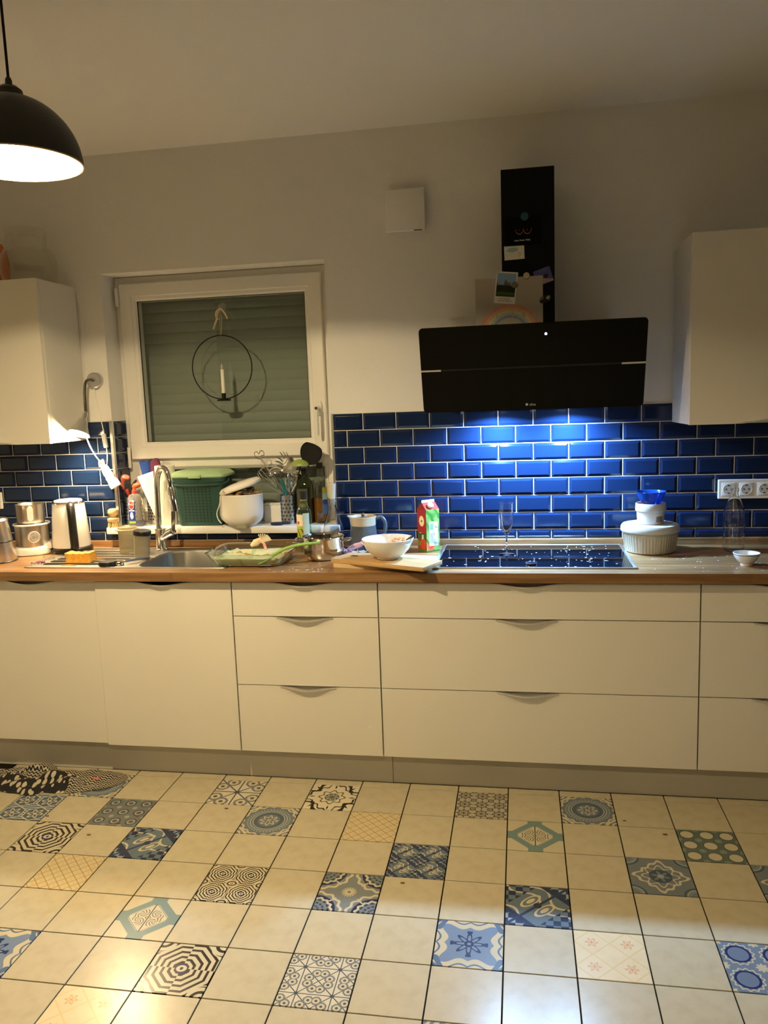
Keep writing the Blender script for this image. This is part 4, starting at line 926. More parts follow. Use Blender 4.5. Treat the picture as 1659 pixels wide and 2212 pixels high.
for k in range(80):
    a = 2 * PI * random.random(); r = .024 * math.sqrt(random.random()); tube(bm, [(r * math.cos(a), r * math.sin(a), .027), (r * 1.22 * math.cos(a), r * 1.22 * math.sin(a), .0006)], .0014, 5)
o = obj('bristles', bm, mat('tampico bristle', (.72, .56, .25), .7), t); o['kind'] = 'stuff'
def holder(label, x, y, r, h):
    t = thing('utensil_holder', label, 'holder', (x, y, SY)); cyl(t, 'cup', shell([(r - .001, .0), (r, .001), (r, h - .001), (r + .0012, h)], .0012), m_steel, 36); holes_cyl(t, r, .022, h - .025, 6, 14, .0042); return t
holder('narrow perforated steel holder with red brushes behind the dish soap', -1.326, .604, .026, .132)
m_red = mat('red brush plastic', (.50, .05, .03), .35); m_redt = mat('coral bristle', (.50, .085, .055), .6, var=(90, (.62, .22, .17)))
t = thing('red_dish_brush', 'red headed dish brush leaning out of the narrow steel holder', 'brush', (-1.328, .602, SY))
bm = BM(); tube(bm, [(.004, 0, .010), (.0, 0, .14), (-.010, -.003, .175)], [.0055, .0065, .010], 10); obj('handle', bm, m_red, t)
bm = BM(); tube(bm, smooth_path([(-.030, -.006, .172), (-.034, -.008, .205), (-.018, -.008, .232), (.012, -.006, .228)], 5), [.009, .014, .018, .019, .019, .020, .020, .020, .020, .020, .019, .019, .018, .016, .013, .009], 12, .8); obj('bristles', bm, m_redt, t)
t = thing('scrub_brush', 'dark handled scrub brush with orange red pad leaning behind the dish soap', 'brush', (-1.318, .600, SY))
bm = BM(); tube(bm, [(.0, .004, .010), (.006, .004, .14), (.0, .0, .172), (.032, -.006, .212), (.038, -.007, .219)], [.005, .0065, .007, .0065, .004], 10); obj('handle', bm, m_black, t)
bm = BM(); tube(bm, [(.018, -.008, .183), (.028, -.009, .190), (.050, -.010, .197), (.062, -.010, .199)], [.006, .0125, .013, .007], 12); obj('pad', bm, mat('orange red pad', (.72, .10, .04), .5), t)
# dish soap bottle
t = thing('dish_soap', 'clear dish soap bottle with blue label and blue liquid on the sill', 'bottle', (-1.274, .553, SY))
m_soapb = mat('clear soft plastic', (.90, .90, .88), .08, trans=.9, ior=1.2); m_liq = mat('blue soap liquid', (.01, .015, .12), .1, spec=.6)
def ell(z, a, b): return sup(0, 0, z, a, b, 2.4, 32)
prof_ = [(.001, .036, .021), (.006, .040, .024), (.05, .0405, .024), (.085, .036, .0225), (.115, .0375, .0235), (.138, .034, .022), (.152, .024, .017), (.158, .013, .012)]
bm = BM(); loft(bm, [ell(*q) for q in prof_]); obj('bottle', bm, m_soapb, t)
bm = BM(); loft(bm, [ell(z, a - .0012, b - .0012) for z, a, b in ((.003, .036, .021), (.007, .040, .024), (.026, .0405, .024))]); obj('liquid', bm, m_liq, t)
cyl(t, 'cap', [(0, .1585), (.013, .1585), (.0125, .172), (.009, .175), (.0075, .184), (0, .185)], m_red, 20)
def P_soap(u, v, n):
    return [(v.lt(-.80), '8ec04a'), ((rad(u * 1.0, (v - .62) * 1.9)).lt(.80), 'f0d8d0'), ((rad(u * 1.0, (v - .62) * 1.9)).lt(.72), 'd8392c'), ((v.near(.10, .05)) * u.abs().lt(.8), 'd8e4f0'), ((rad(u, (v + .30) * 1.6) + n * .4).lt(.70), 'a9cfe8'), ((rad(u - .1, (v + .36) * 2.2) + n * .3).lt(.50), 'f2efe6'), ((rad(u - .3, (v + .24) * 2.0) + n * .3).lt(.32), 'd8704a')]
lb = BM(); P = [-PI / 2 + (i - 8) / 8 * .78 for i in range(17)]
rows = []
for z in (.016, .05, .085, .11, .128):
    a = next((p0[1] + (p1[1] - p0[1]) * (z - p0[0]) / (p1[0] - p0[0]), p0[2] + (p1[2] - p0[2]) * (z - p0[0]) / (p1[0] - p0[0])) for p0, p1 in zip(prof_, prof_[1:]) if p0[0] <= z <= p1[0])
    rows.append([Vector((-.010 + (-.018 + 2 * .018 * i / 16), -(a[1] + .0009) * (1 - abs((-.010 + (-.018 + 2 * .018 * i / 16)) / a[0]) ** 2.4) ** (1 / 2.4), z)) for i in range(17)])
for i in range(4):
    for k in range(16):
        pass
vs = [[lb.verts.new(p) for p in r] for r in rows]
for i in range(4):
    for k in range(16): lb.faces.new((vs[i][k], vs[i][k + 1], vs[i + 1][k + 1], vs[i + 1][k]))
for r in vs:
    for v in r: v.co += Vector((.010, 0, -.072))
lo_ = obj('label', lb, printed('soap label print', '1b2f86', P_soap, .35, (.0185, .0565), 'XZ'), t, loc=(-.010, 0, .072), thick=.0005)
text('lettering', 'Pril', .017, mat('white lettering', (.85, .82, .8), .5), lo_, (.0, -.0262, .035))
# second holder, blue cloth and purple scrubber
holder('perforated steel holder in the shade behind the paper towel', -1.222, .640, .031, .125)
t = thing('cleaning_cloth', 'blue cleaning cloth stuffed upright behind the paper towel roll', 'cloth', (-1.246, .640, SY))
bm = BM(); rg = []
for i in range(9):
    s = i / 8; z = .02 + .285 * s; wx = .010 + .018 * s; ox = .012 - .030 * s
    rg.append([Vector((ox + .010 + wx * math.cos(a) * (1 + .12 * math.sin(5 * a + i)), .010 * math.sin(a) * (1 + .3 * math.sin(3 * a + i * 2)), z + (.004 * math.sin(4 * a) if i == 8 else 0))) for a in [2 * PI * k / 22 for k in range(22)]])
loft(bm, rg); obj('cloth', bm, mat('royal blue cloth', (.012, .055, .30), .85, bump=(150, .7)), t)
t = thing('silicone_scrubber', 'dark purple rounded scrubber standing behind the paper towel roll', 'scrubber', (-1.212, .648, SY))
bm = BM(); tube(bm, [(0, 0, .012), (.002, 0, .16), (.004, 0, .215)], [.006, .006, .007], 10); obj('handle', bm, m_black, t)
bm = BM(); loft(bm, [[Vector((.004 + s * (.030 * math.cos(a) + .010 * math.sin(a)), y, .270 + s * (.050 * math.sin(a)))) for a in [2 * PI * k / 28 for k in range(28)]] for y, s in ((-.009, .8), (-.007, .95), (0, 1), (.007, .95), (.009, .8))]); obj('pad', bm, mat('dark purple silicone', (.13, .012, .055), .6), t)
# paper towel
t = thing('paper_towel_roll', 'white paper towel roll with loose sheet hanging left behind the faucet', 'paper towel', (-1.134, .602, SY))
m_paper = mat('white kitchen paper', (.80, .77, .69), .95, bump=(140, .9))
cyl(t, 'roll', [(.020, 0), (.046, 0), (.047, .002), (.047, .284), (.046, .286), (.020, .286), (.019, .284), (.019, .002), (.020, 0)], m_paper, 44)
cyl(t, 'core', [(.0175, .001), (.019, .001), (.019, .285), (.0175, .285), (.0175, .001)], mat('cardboard core', (.40, .29, .17), .9), 24)
cyl(t, 'stand', [(0, -.0003), (.046, -.0003), (.046, -.0001), (0, -.0001)], m_steel, 32)
bm = BM(); nu, nv = 18, 12; vs = []
for j in range(nv + 1):
    v = j / nv; row = []
    for i in range(nu + 1):
        u = i / nu; zt = .236 + .028 * u; zb = .012 + .0 * u
        x = -.128 + .083 * u; z = zt + (zb - zt) * v
        L = max(0, v - (1 - .92 * (1 - u)) * 0); xe = -.128 + .1 * v      # diagonal free edge
        x = xe + (-.036 - xe) * u; y = -.050 + .020 * (1 - u) * (1 - v) - .004 * math.sin(u * 5 + v * 2)
        row.append(bm.verts.new((x, y, z)))
    vs.append(row)
for j in range(nv):
    for i in range(nu): bm.faces.new((vs[j][i], vs[j][i + 1], vs[j + 1][i + 1], vs[j + 1][i]))
obj('loose_sheet', bm, m_paper, t, thick=.0009)
# compost bin
t = thing('compost_caddy', 'dark green perforated compost bin with pale green lid on the sill', 'bin', (-.948, .612, SY))
m_dg = mat('dark green plastic', (.018, .062, .050), .45); m_lg = mat('pale green plastic', (.34, .50, .28), .5)
bm = BM(); loft(bm, [sup(0, 0, z, a, b, 7, 44) for z, a, b in ((.0, .104, .068), (.004, .108, .072), (.205, .126, .084), (.210, .132, .088), (.232, .133, .089))]); obj('body', bm, m_dg, t)
bm = BM()
for i in range(13):
    for k in range(8):
        z = .022 + i * .0142; x = -.062 + k * .0178; y = -(.072 + .012 * z / .205) - .0006
        bmesh.ops.create_circle(bm, cap_ends=True, segments=8, radius=.0042, matrix=Matrix.Translation((x * (1 + .15 * z), y, z)) @ Matrix.Rotation(PI / 2, 4, 'X'))
o = obj('air_holes', bm, m_hole, t); o['kind'] = 'stuff'
bm = BM(); loft(bm, [sup(0, 0, z, a, b, 7, 44) for z, a, b in ((.230, .135, .091), (.236, .141, .095), (.244, .140, .094), (.258, .120, .080), (.262, .100, .066))]); obj('lid', bm, m_lg, t)
bm = BM(); box(bm, -.030, .030, -.102, -.090, .228, .246, .003, 2); obj('lid_tab', bm, m_lg, t)
bm = BM(); tube(bm, smooth_path([(-.134, 0, .222), (-.139, -.05, .205), (-.10, -.092, .198), (0, -.096, .196), (.10, -.092, .198), (.139, -.05, .205), (.134, 0, .222)], 5), .0042, 8); obj('carry_handle', bm, m_dg, t)
bm = BM(); tube(bm, smooth_path([(.134, .02, .225), (.146, 0, .20), (.150, -.02, .165), (.148, -.03, .150)], 5), .006, 8, .6); obj('side_clip', bm, m_black, t)
# white pail
t = thing('compost_pail', 'white rounded kitchen pail with raised lid and peelings on the sill', 'pail', (-.728, .532, SY))
m_pail = mat('cream white pail plastic', (.76, .73, .67), .3)
def pr_(z, a, b, bulge):
    o = []
    for k in range(48):
        th = 2 * PI * k / 48; c, s = math.cos(th), math.sin(th); bl = bulge * math.exp(-((abs(abs(th - PI)) / .6) ** 2))
        o.append(Vector(((a + bl) * c, (b) * s, z)))
    return o
bm = BM(); loft(bm, [pr_(*q) for q in ((.0, .050, .045, 0), (.004, .060, .055, .0), (.020, .082, .070, .004), (.035, .094, .080, .009), (.055, .0975, .084, .012), (.085, .099, .086, .008), (.125, .1000, .088, .003), (.150, .0995, .089, 0), (.153, .097, .087, 0), (.150, .094, .084, 0), (.130, .092, .082, 0))], cap1=True); obj('body', bm, m_pail, t)
bm = BM(); tube(bm, smooth_path([(-.084, -.052, .148), (-.088, -.056, .110), (-.108, -.046, .070), (-.104, -.046, .040), (-.085, -.056, .020)], 5), .0025, 8); obj('handle_seam', bm, m_pail, t)
bm = BM(); loft(bm, [[Vector((.020 + .026 * math.cos(a), y, .002 + .016 * math.sin(a))) for a in [PI * k / 12 for k in range(13)]] for y in (-.085, -.05)]); obj('foot_recess', bm, mat('shaded recess', (.30, .28, .20), .6), t)  # solid arch in a darker tone, the cutout's shade put into the colour
lid = BM(); loft(lid, [sup(0, 0, z, a, b, 2.3, 44) for z, a, b in ((0, .095, .085), (.004, .100, .090), (.012, .100, .090), (.022, .088, .078), (.027, .055, .05))]); obj('lid', lid, m_pail, t, loc=(-.004, .006, .178), rot=(.10, -.30, 0))
bm = BM()
m_peel = mat('brown peelings', (.12, .055, .02), .7, var=(30, (.45, .27, .10)))
for k in range(60):
    a = random.uniform(0, 2 * PI); r = .085 * math.sqrt(random.random()); z = .140 + random.uniform(0, .034) * (1 - (r / .09) ** 2) + .010 * (r * math.cos(a) > 0)
    ball(bm, (r * math.cos(a), .9 * r * math.sin(a), z), random.uniform(.008, .018), (1.2, .9, .5), 1, Matrix.Rotation(random.uniform(-.7, .7), 4, 'X') @ Matrix.Rotation(random.uniform(-.7, .7), 4, 'Y'))
o = obj('peelings', bm, m_peel, t); o['kind'] = 'stuff'
bm = BM(); box(bm, -.030, .002, -.014, .014, -.004, .004, .003, 2, Matrix.Translation((-.04, -.055, .158)) @ Matrix.Rotation(.5, 4, 'Y') @ Matrix.Rotation(.5, 4, 'Z')); obj('pale_rind', bm, mat('pale rind', (.66, .48, .22), .6), t)
# small white box and dark blue lid
t = thing('white_box', 'small white box on the sill between pail and steel utensil holder', 'box', (-.606, .655, SY))
obj('box', box(BM(), -.052, .052, -.022, .022, 0, .082, .003, 2), m_white, t)
bm = BM(); box(bm, -.0525, .0525, -.0225, .0225, .083, .090, .002, 2); obj('lid', bm, m_white, t)
t = thing('blue_scoop', 'flat dark blue scoop lying on the sill before the white box', 'scoop', (-.568, .548, SY + .0004))
bm = BM(); loft(bm, [sup(0, 0, z, a, b, 2.5, 30) for z, a, b in ((0, .026, .020), (.004, .030, .023), (.010, .030, .023), (.012, .027, .020))]); obj('bowl', bm, mat('navy plastic', (.012, .018, .065), .4), t)
bm = BM(); tube(bm, [(.026, .004, .007), (.05, .008, .007), (.062, .009, .007)], [.006, .005, .004], 8, .6); obj('handle', bm, mat('navy handle', (.012, .018, .065), .4), t)
# steel utensil holder and the utensils in it
HX, HY = -.524, .604
holder('perforated steel holder full of whisks and ladles at the sill right', HX, HY, .0385, .135)
def utensil(name, label, cat): return thing(name, label, cat, (HX, HY, SY))
def W(x, y, z): return (x - HX, y - HY, z - SY)
def whisk(label, base, tip, rad_, n, hand):
    t = utensil('whisk', label, 'whisk'); b, tp = Vector(W(*base)), Vector(W(*tip)); d = (tp - b); L = d.length; d.normalize(); a = d.cross(Vector((0, 1, 0))).normalized(); c = d.cross(a)
    for k in range(n):
        al = PI * k / n; o = a * math.cos(al) + c * math.sin(al); P = []
        for i in range(15):
            s = i / 14; th = PI * s; wdt = math.sin(th) ; P.append(b + d * (L * (1 - abs(2 * s - 1) ** 1.6)) + o * (rad_ * (1 if s > .5 else -1) * (abs(math.sin(2 * PI * min(s, 1 - s) * .80)) ** .8)))
        bm = BM(); tube(bm, P, .0012, 5); obj('wire', bm, m_chrome, t)
    bm = BM(); tube(bm, [b - d * .10, b, b + d * .012], [.0055, .0065, .005], 10); obj('handle', bm, hand, t); return t
whisk('steel balloon whisk leaning left above the white box', (-.545, .595, 1.150), (-.640, .565, 1.272), .030, 5, m_steel)
whisk('upright steel whisk in front of the pasta server', (-.508, .590, 1.150), (-.494, .572, 1.255), .030, 5, m_steel)
t = utensil('wire_beater', 'thin wire beater with heart shaped loop leaning far left in the holder', 'whisk')
bm = BM(); tube(bm, [W(-.535, .600, 1.10), W(-.560, .602, 1.158), W(-.630, .600, 1.296), W(-.652, .598, 1.322)], .0018, 6); obj('stem', bm, m_chrome, t)
bm = BM(); tube(bm, smooth_path([W(-.652, .598, 1.315), W(-.672, .598, 1.330), W(-.676, .598, 1.346), W(-.664, .598, 1.352), W(-.655, .598, 1.342), W(-.646, .598, 1.356), W(-.632, .598, 1.352), W(-.630, .598, 1.336), W(-.642, .598, 1.316), W(-.565, .602, 1.175)], 5), .0018, 6); obj('loop', bm, m_chrome, t)
t = utensil('pasta_server', 'steel pasta server with prongs rising above the other utensils', 'pasta server')
bm = BM(); tube(bm, [W(-.522, .604, 1.05), W(-.516, .600, 1.20), W(-.513, .596, 1.262)], [.006, .0055, .008], 8, .6); obj('handle', bm, m_steel, t)
bm = BM(); rg = []
for i in range(8):
    s = i / 7; rg.append([Vector(W(-.513 + .012 * math.sin(s * 2) + q * (.016 + .018 * math.sin(PI * min(s + .15, 1))), .590 - .018 * math.sin(s * 1.6) * (1 - q * q) + .0, 1.250 + .074 * s)) for q in (-1, -.6, -.2, .2, .6, 1)] + [Vector(W(-.513 + .012 * math.sin(s * 2) + q * (.016 + .018 * math.sin(PI * min(s + .15, 1))), .592 - .018 * math.sin(s * 1.6) * (1 - q * q), 1.250 + .074 * s)) for q in (1, .6, .2, -.2, -.6, -1)])
loft(bm, rg); obj('bowl', bm, m_steel, t)
for x0, z0, x1, z1 in ((-.530, 1.318, -.543, 1.350), (-.520, 1.322, -.528, 1.352), (-.509, 1.322, -.512, 1.350), (-.536, 1.304, -.560, 1.328), (-.538, 1.290, -.566, 1.308), (-.536, 1.278, -.560, 1.286)):
    bm = BM(); tube(bm, [W(x0, .590, z0), W((x0 + x1) / 2, .578, (z0 + z1) / 2 + .003), W(x1, .566, z1)], [.0042, .0040, .0022], 6, .6); obj('prong', bm, m_steel, t)
def ladle(name, label, cat, hb, ht, c, r, sc, m, mh, rot=0):
    t = utensil(name, label, cat)
    bm = BM(); tube(bm, [W(*hb), W(*ht)], .0048, 8, .6); obj('handle', bm, mh, t)
    bm = BM(); pf = [(r * math.cos(a), r * math.sin(a)) for a in [PI / 2 * i / 8 for i in range(9)]]; pf = pf + [(q[0] * .95, q[1] * .95) for q in reversed(pf)]
    lathe(bm, pf + [pf[0]], 30); q = Matrix.Rotation(rot, 4, 'Y')
    for v in bm.verts: v.co = (q @ v.co) * 1.0; v.co.z *= sc; v.co += Vector(W(*c))
    obj('bowl', bm, m, t); return t
ladle('steel_ladle', 'steel ladle turned down behind the whisks', 'ladle', (-.530, .612, 1.06), (-.565, .606, 1.280), (-.572, .592, 1.245), .040, .85, m_mirror, m_steel, -.35)
ladle('skimmer_ladle', 'small shiny steel ladle beside the dark oil bottle', 'ladle', (-.510, .618, 1.06), (-.492, .655, 1.250), (-.488, .652, 1.222), .038, .9, m_mirror, m_steel, .5)
ladle('green_ladle', 'green half dome ladle above the dark oil bottle', 'ladle', (-.515, .622, 1.06), (-.458, .610, 1.288), (-.450, .580, 1.284), .044, .68, mat('olive green nylon', (.27, .36, .08), .45), m_black)
t = utensil('teal_spatula', 'short teal handled spatula at the front of the steel holder', 'spatula')
bm = BM(); tube(bm, [W(-.520, .585, 1.06), W(-.525, .574, 1.150), W(-.534, .566, 1.195), W(-.540, .562, 1.222)], [.006, .009, .012, .008], 10, .6); obj('handle', bm, mat('teal plastic', (.01, .16, .15), .4), t)
t = utensil('black_turner', 'large black nylon spoon standing highest in the steel holder', 'spoon')
bm = BM(); tube(bm, [W(-.505, .615, 1.06), W(-.440, .604, 1.22), W(-.408, .586, 1.300)], [.0055, .0055, .007], 8, .7); obj('handle', bm, m_black, t)
bm = BM(); ol = [(-.411, 1.288), (-.438, 1.312), (-.446, 1.345), (-.438, 1.374), (-.420, 1.390), (-.402, 1.389), (-.372, 1.378), (-.350, 1.362), (-.344, 1.345), (-.350, 1.318), (-.366, 1.298), (-.388, 1.287)]
ol = [(p.x, p.z) for p in smooth_path([(a, 0, b) for a, b in ol + ol[:1]], 3)][:-1]; cx, cz = -.395, 1.338
loft(bm, [[Vector(W(cx + (a - cx) * s, y, cz + (b - cz) * s)) for a, b in ol] for y, s in ((.572, 1), (.566, .97), (.580, .90), (.586, .6), (.592, .3), (.597, .5), (.590, .88), (.578, 1.01))], closed=False); obj('head', bm, m_blackm, t)
# oil bottles
t = thing('olive_oil_bottle', 'dark square olive oil bottle with green leaf label on the sill', 'bottle', (-.443, .610, SY))
bm = BM(); loft(bm, [sup(0, 0, z, a, a, p, 36) for z, a, p in ((.001, .034, 5), (.005, .0375, 5), (.170, .0375, 5), (.195, .032, 3), (.213, .018, 2), (.222, .0145, 2), (.242, .0135, 2))]); obj('bottle', bm, m_dbott, t)
cyl(t, 'cap', [(0, .242), (.0145, .240), (.0150, .244), (.0150, .260), (0, .261)], m_black, 20)
def P_oil(u, v, n): return [((rad((u - .1 - v * .25) * 2.0, (v - .25) * 1.3)).lt(.52), '86a32e'), ((rad((u + .25 + v * .2) * 2.6, (v - .1) * 1.6)).lt(.40), '5d7a22'), (v.lt(-.4) * v.gt(-.7) * u.abs().lt(.6), '8a7a52')]
text_label(t, .050, .10, (-.004, -.0383, .115), printed('oil label print', '4a4a38', P_oil, .5, (.025, .05), 'XZ'))
t = thing('oil_bottle', 'tall clear bottle half full of amber oil at the sill right end', 'bottle', (-.372, .628, SY))
cyl(t, 'bottle', [(0, .001), (.033, .001), (.036, .006), (.036, .165), (.033, .187), (.020, .210), (.0145, .224), (.0135, .256), (0, .256)], thin_glass('clear bottle glass', (.92, .94, .89), 1.5, .01), 36)
cyl(t, 'oil', [(0, .004), (.0352, .006), (.0352, .116), (0, .116)], mat('amber oil', (.34, .14, .01), .1, trans=.5, ior=1.3), 30)
cyl(t, 'cap', [(0, .2565), (.0150, .254), (.0155, .258), (.0155, .279), (.014, .281), (0, .281)], m_black, 22)
def P_blab(u, v, n): return [((n - .4) * 5, '8fb0a0'), (v.lt(.0), '3f66a8'), (rad(u, (v + .1) * 2).lt(.4), '1f3d8a'), (v.gt(.55), '8f8a3a')]
text_label(t, .026, .125, (0, 0, .105), printed('blue oil label', '6f9bb8', P_blab, .5, (.04, .0625), 'XZ'), .80, r=.036)
# ================================================================== things on the wall, hood and window
t = thing('candle_ring', 'black metal ring with white candle hanging in the window', 'candle holder', (-.821, .628, 1.750))
bm = BM(); tube(bm, [(.147 * math.cos(2 * PI * k / 56), 0, .147 * math.sin(2 * PI * k / 56)) for k in range(56)], .0028, 8, closed=True); obj('ring', bm, m_blackm, t)
cyl(t, 'drip_plate', [(0, -.1560), (.032, -.1560), (.033, -.152), (.031, -.1485), (0, -.1485)], m_blackm, 32)
cyl(t, 'candle_cup', [(0, -.147), (.0095, -.147), (.0105, -.120), (0, -.120)], m_blackm, 24)
cd_ = cyl(t, 'candle', [(0, -.1215), (.0085, -.1215), (.0080, -.012), (.0065, -.009), (0, -.009)], mat('ivory candle wax', (.80, .77, .68), .4, sss=.2), 24)
cyl(cd_, 'flame_tip', [(0, -.0095), (.0035, -.008), (.0055, .002), (.003, .012), (0, .020)], mat('frosted led flame', (.66, .56, .48), .35, trans=.3), 16)
t = thing('suction_hook', 'clear suction cup hook with cream ribbon bow on the window pane', 'hook', (-.818, .650, 2.030))
cyl(t, 'suction_cup', [(0, -.0005), (.012, .004), (.020, .0200), (.0205, .0215), (.018, .0215), (.010, .0085), (0, .0065)], mat('clear soft rubber', (.85, .86, .82), .1, trans=.85, ior=1.3), 28, rot=(-PI / 2, 0, 0))
m_rib = mat('cream ribbon', (.66, .58, .38), .7)
rr_ = [((0, -.006, -.012), (-.012, -.010, -.030), (-.020, -.010, -.060), (-.034, -.008, -.088), (-.040, -.008, -.102)), ((0, -.006, -.010), (-.016, -.014, -.022), (-.020, -.014, -.044), (-.010, -.012, -.060)), ((0, -.006, -.010), (.012, -.010, -.020), (.026, -.012, -.038), (.034, -.012, -.058)), ((.002, -.006, -.012), (-.003, -.014, -.06), (-.001, -.020, -.118), (-.003, -.0215, -.1345)), ((.002, -.006, -.012), (.007, -.014, -.06), (.005, -.021, -.118), (.001, -.0215, -.1345))]
for P in rr_: bm = BM(); tube(bm, smooth_path(P, 5), .0042, 6, .22); obj('ribbon', bm, m_rib, t)
bm = BM(); ball(bm, (0, -.008, -.012), .006, (1, .7, 1), 2); obj('knot', bm, m_rib, t)
# magnets and papers on the flue
FY = YW - .002 - .2575
def card(name, label, cat, x, z, w_, h_, m, layer=1, rot=0, thick_=.0006):
    o = obj(name, box(BM(), -w_ / 2, w_ / 2, -thick_, 0, -h_ / 2, h_ / 2), m, loc=(x, FY - .0009 * layer, z), rot=(0, rot, 0)); tag(o, label, cat); return o
cdk = card('postcard', 'black postcard with orange curved line and white lettering on the flue', 'postcard', .577, 2.205, .142, .108, mat('black card', (.002, .002, .002), .5, spec=.1), 1)
m_or = mat('orange print', (.80, .26, .06), .5); bm = BM()
for cx in (-.0155, .0155): tube(bm, [(cx - .0155 * math.cos(a), -.0006, .010 - .021 * math.sin(a)) for a in [PI * k / 16 for k in range(17)]], [.0016 + .0026 * math.sin(PI * k / 16) for k in range(17)], 6, .2)
obj('curved_line', bm, m_or, cdk)
bm = BM(); 
for cx in (-.0155, .0155): disc(bm, (cx, .004), .0017, -.0009, -.0006, 10)
obj('dots', bm, mat('pink print', (.45, .10, .10), .5), cdk)
text('lettering', 'Laut. Frech. Wild.', .0085, mat('white print', (.72, .70, .66), .5), cdk, (-.004, -.0008, -.034), bold=.0001)
def magnet(label, x, z, r, m, layer): 
    o = cyl(None, 'magnet', [(0, 0), (r, 0), (r, .004), (r * .9, .0065), (0, .007)], m, 24, loc=(x, FY - .0009 * layer - .0003, z), rot=(PI / 2, 0, 0)); return tag(o, label, 'magnet')
magnet('teal round magnet holding the black postcard', .582, 2.259, .0155, mat('teal magnet', (.008, .07, .085), .5), 2)
nt_ = card('note_card', 'small white note card with teal splash below the postcard', 'card', .541, 2.127, .078, .055, mat('white note paper', (.62, .60, .54), .7), 1, -.03)
bm = BM(); ball(bm, (-.006, -.0006, .010), .010, (2.2, .03, .9), 2); ball(bm, (-.026, -.0006, .008), .005, (1, .04, .8), 1); obj('teal_splash', bm, mat('pale teal print', (.26, .42, .40), .6), nt_)
bm = BM(); tube(bm, smooth_path([(.016, -.0007, -.008), (.022, -.0007, -.002), (.024, -.0007, -.012), (.019, -.0007, -.018), (.026, -.0007, -.021)], 4), .0007, 5, .4); obj('pen_doodle', bm, mat('brown ink', (.25, .18, .12), .6), nt_)
def P_rain(u, v, n):
    a = u - .02; r = rad(a * 1.0, (v + 1.25) * .78); out = []
    for r0, r1, c in ((.80, .92, 'c98a78'), (.70, .80, 'd2a678'), (.62, .70, 'cfc48c'), (.54, .62, '9fb0b4'), (.46, .54, '6f84a4')): out.append((r.gt(r0) * r.lt(r1) * ((n + (u * 40).sin() * .1).gt(.36)) * .8, c))
    return out
card('child_drawing', 'white paper with a faint crayon rainbow tucked behind the hood', 'drawing', .518, 1.939, .264, .188, printed('crayon rainbow', 'a8a296', P_rain, .8, (.132, .094), 'XZ'), 2)
bc = card('blue_postcard', 'tilted blue postcard at the right edge of the flue', 'postcard', .652, 2.030, .066, .058, printed('blue postcard print', '4a4f86', lambda u, v, n: [(((n - .45) * 4), '6a6aa0'), ((v + u * .4).lt(-.35), '9a8a8a'), (rad(u - .3, v + .1).lt(.28), '2a1c20')], .5, (.033, .029), 'XZ'), 1, -.30)
def P_mtn(u, v, n):
    rg = (u * 5 + n * 3).sin() * .22 + .22 + (u * 13 + n * 6).sin() * .12
    return [(v.lt(rg), '8d8f94'), ((v.lt(rg - .25 + n * .3)), '55575c'), (v.lt(-.15 + n * .2), '16210f'), (v.lt(-.62), '3d5220'), (v.lt(-.86), '20300f')]
ph = card('photo_print', 'instant photo of grey mountains over a meadow with white border', 'photo', .5065, 1.9935, .084, .122, mat('white photo border', (.70, .68, .64), .5), 3, .115)
obj('picture', box(BM(), -.037, .037, -.0009, -.0006, -.045, .045), printed('mountain print', '7d9cc4', P_mtn, .35, (.037, .045), 'XZ'), ph, loc=(0, 0, .011))
bm = BM()
for k, ws in enumerate(((.007, .004, .012, .009), (.010, .005, .007, .013, .008))):
    x = -(sum(ws) + .0022 * (len(ws) - 1)) / 2
    for q in ws: box(bm, x, x + q, -.0010, -.0006, -.0445 - k * .008, -.0415 - k * .008); x += q + .0022
sp_ = obj('small_print', bm, mat('grey lettering', (.25, .24, .22), .6), ph); sp_['kind'] = 'stuff'
magnet('cream round magnet on top edge of the rainbow drawing', .587, 2.035, .0125, mat('cream magnet', (.52, .42, .24), .4), 4)
magnet('grey stone like magnet at the right of the mountain photo', .5405, 2.002, .0120, mat('grey magnet', (.14, .13, .11), .6), 4.6)
o = obj('magnet', loft(BM(), [[Vector((.023 * s * math.cos(a), y, .015 * s * math.sin(a))) for a in [2 * PI * k / 28 for k in range(28)]] for y, s in ((0, 1), (-.004, 1), (-.0065, .85))]), printed('oval magnet print', '6a6656', lambda u, v, n: [((n * 14 + u * 3).sin().gt(.3), '1c1812'), (rad(u - .5, v).lt(.3), 'b0a890'), (rad(u + .7, v + .2).lt(.4), '1a100c')], .4, (.023, .015), 'XZ'), loc=(.658, FY - .0024, 1.942), rot=(0, -.45, 0)); tag(o, 'oval black and grey picture magnet right of the rainbow drawing', 'magnet')
# wall vent
t = thing('wall_vent', 'square white wall vent cover high between window and hood', 'vent', (.083, YW, 2.370))
obj('base', box(BM(), -.074, .074, -.022, -.0005, -.078, .078, .004, 2), m_white, t)
obj('cover', box(BM(), -.084, .084, -.036, -.022, -.086, .086, .004, 2), m_wall, t)
obj('lower_slot', box(BM(), .035, .070, -.0365, -.030, -.0865, -.084), m_frontdark, t)
# on the left wall cabinet
t = thing('glass_jar', 'big clear glass cookie jar on the left wall cabinet', 'jar', (-1.616, .398, 2.1425))
m_jarg = thin_glass('thin jar glass', (.965, .97, .95), .9, .0)
cyl(t, 'jar', shell([(.095, .001), (.112, .006), (.122, .040), (.123, .090), (.116, .125), (.100, .150), (.087, .160), (.085, .166), (.086, .225), (.089, .230), (.089, .238)], .003), m_jarg, 56)
t = thing('orange_vase', 'orange rounded vase at the left frame edge on the wall cabinet', 'vase', (-1.838, .470, 2.1425))
cyl(t, 'vase', shell([(.045, .001), (.052, .005), (.064, .06), (.066, .12), (.058, .175), (.044, .198), (.042, .203)], .003), mat('orange glaze', (.75, .16, .01), .25, coat=.4), 40)
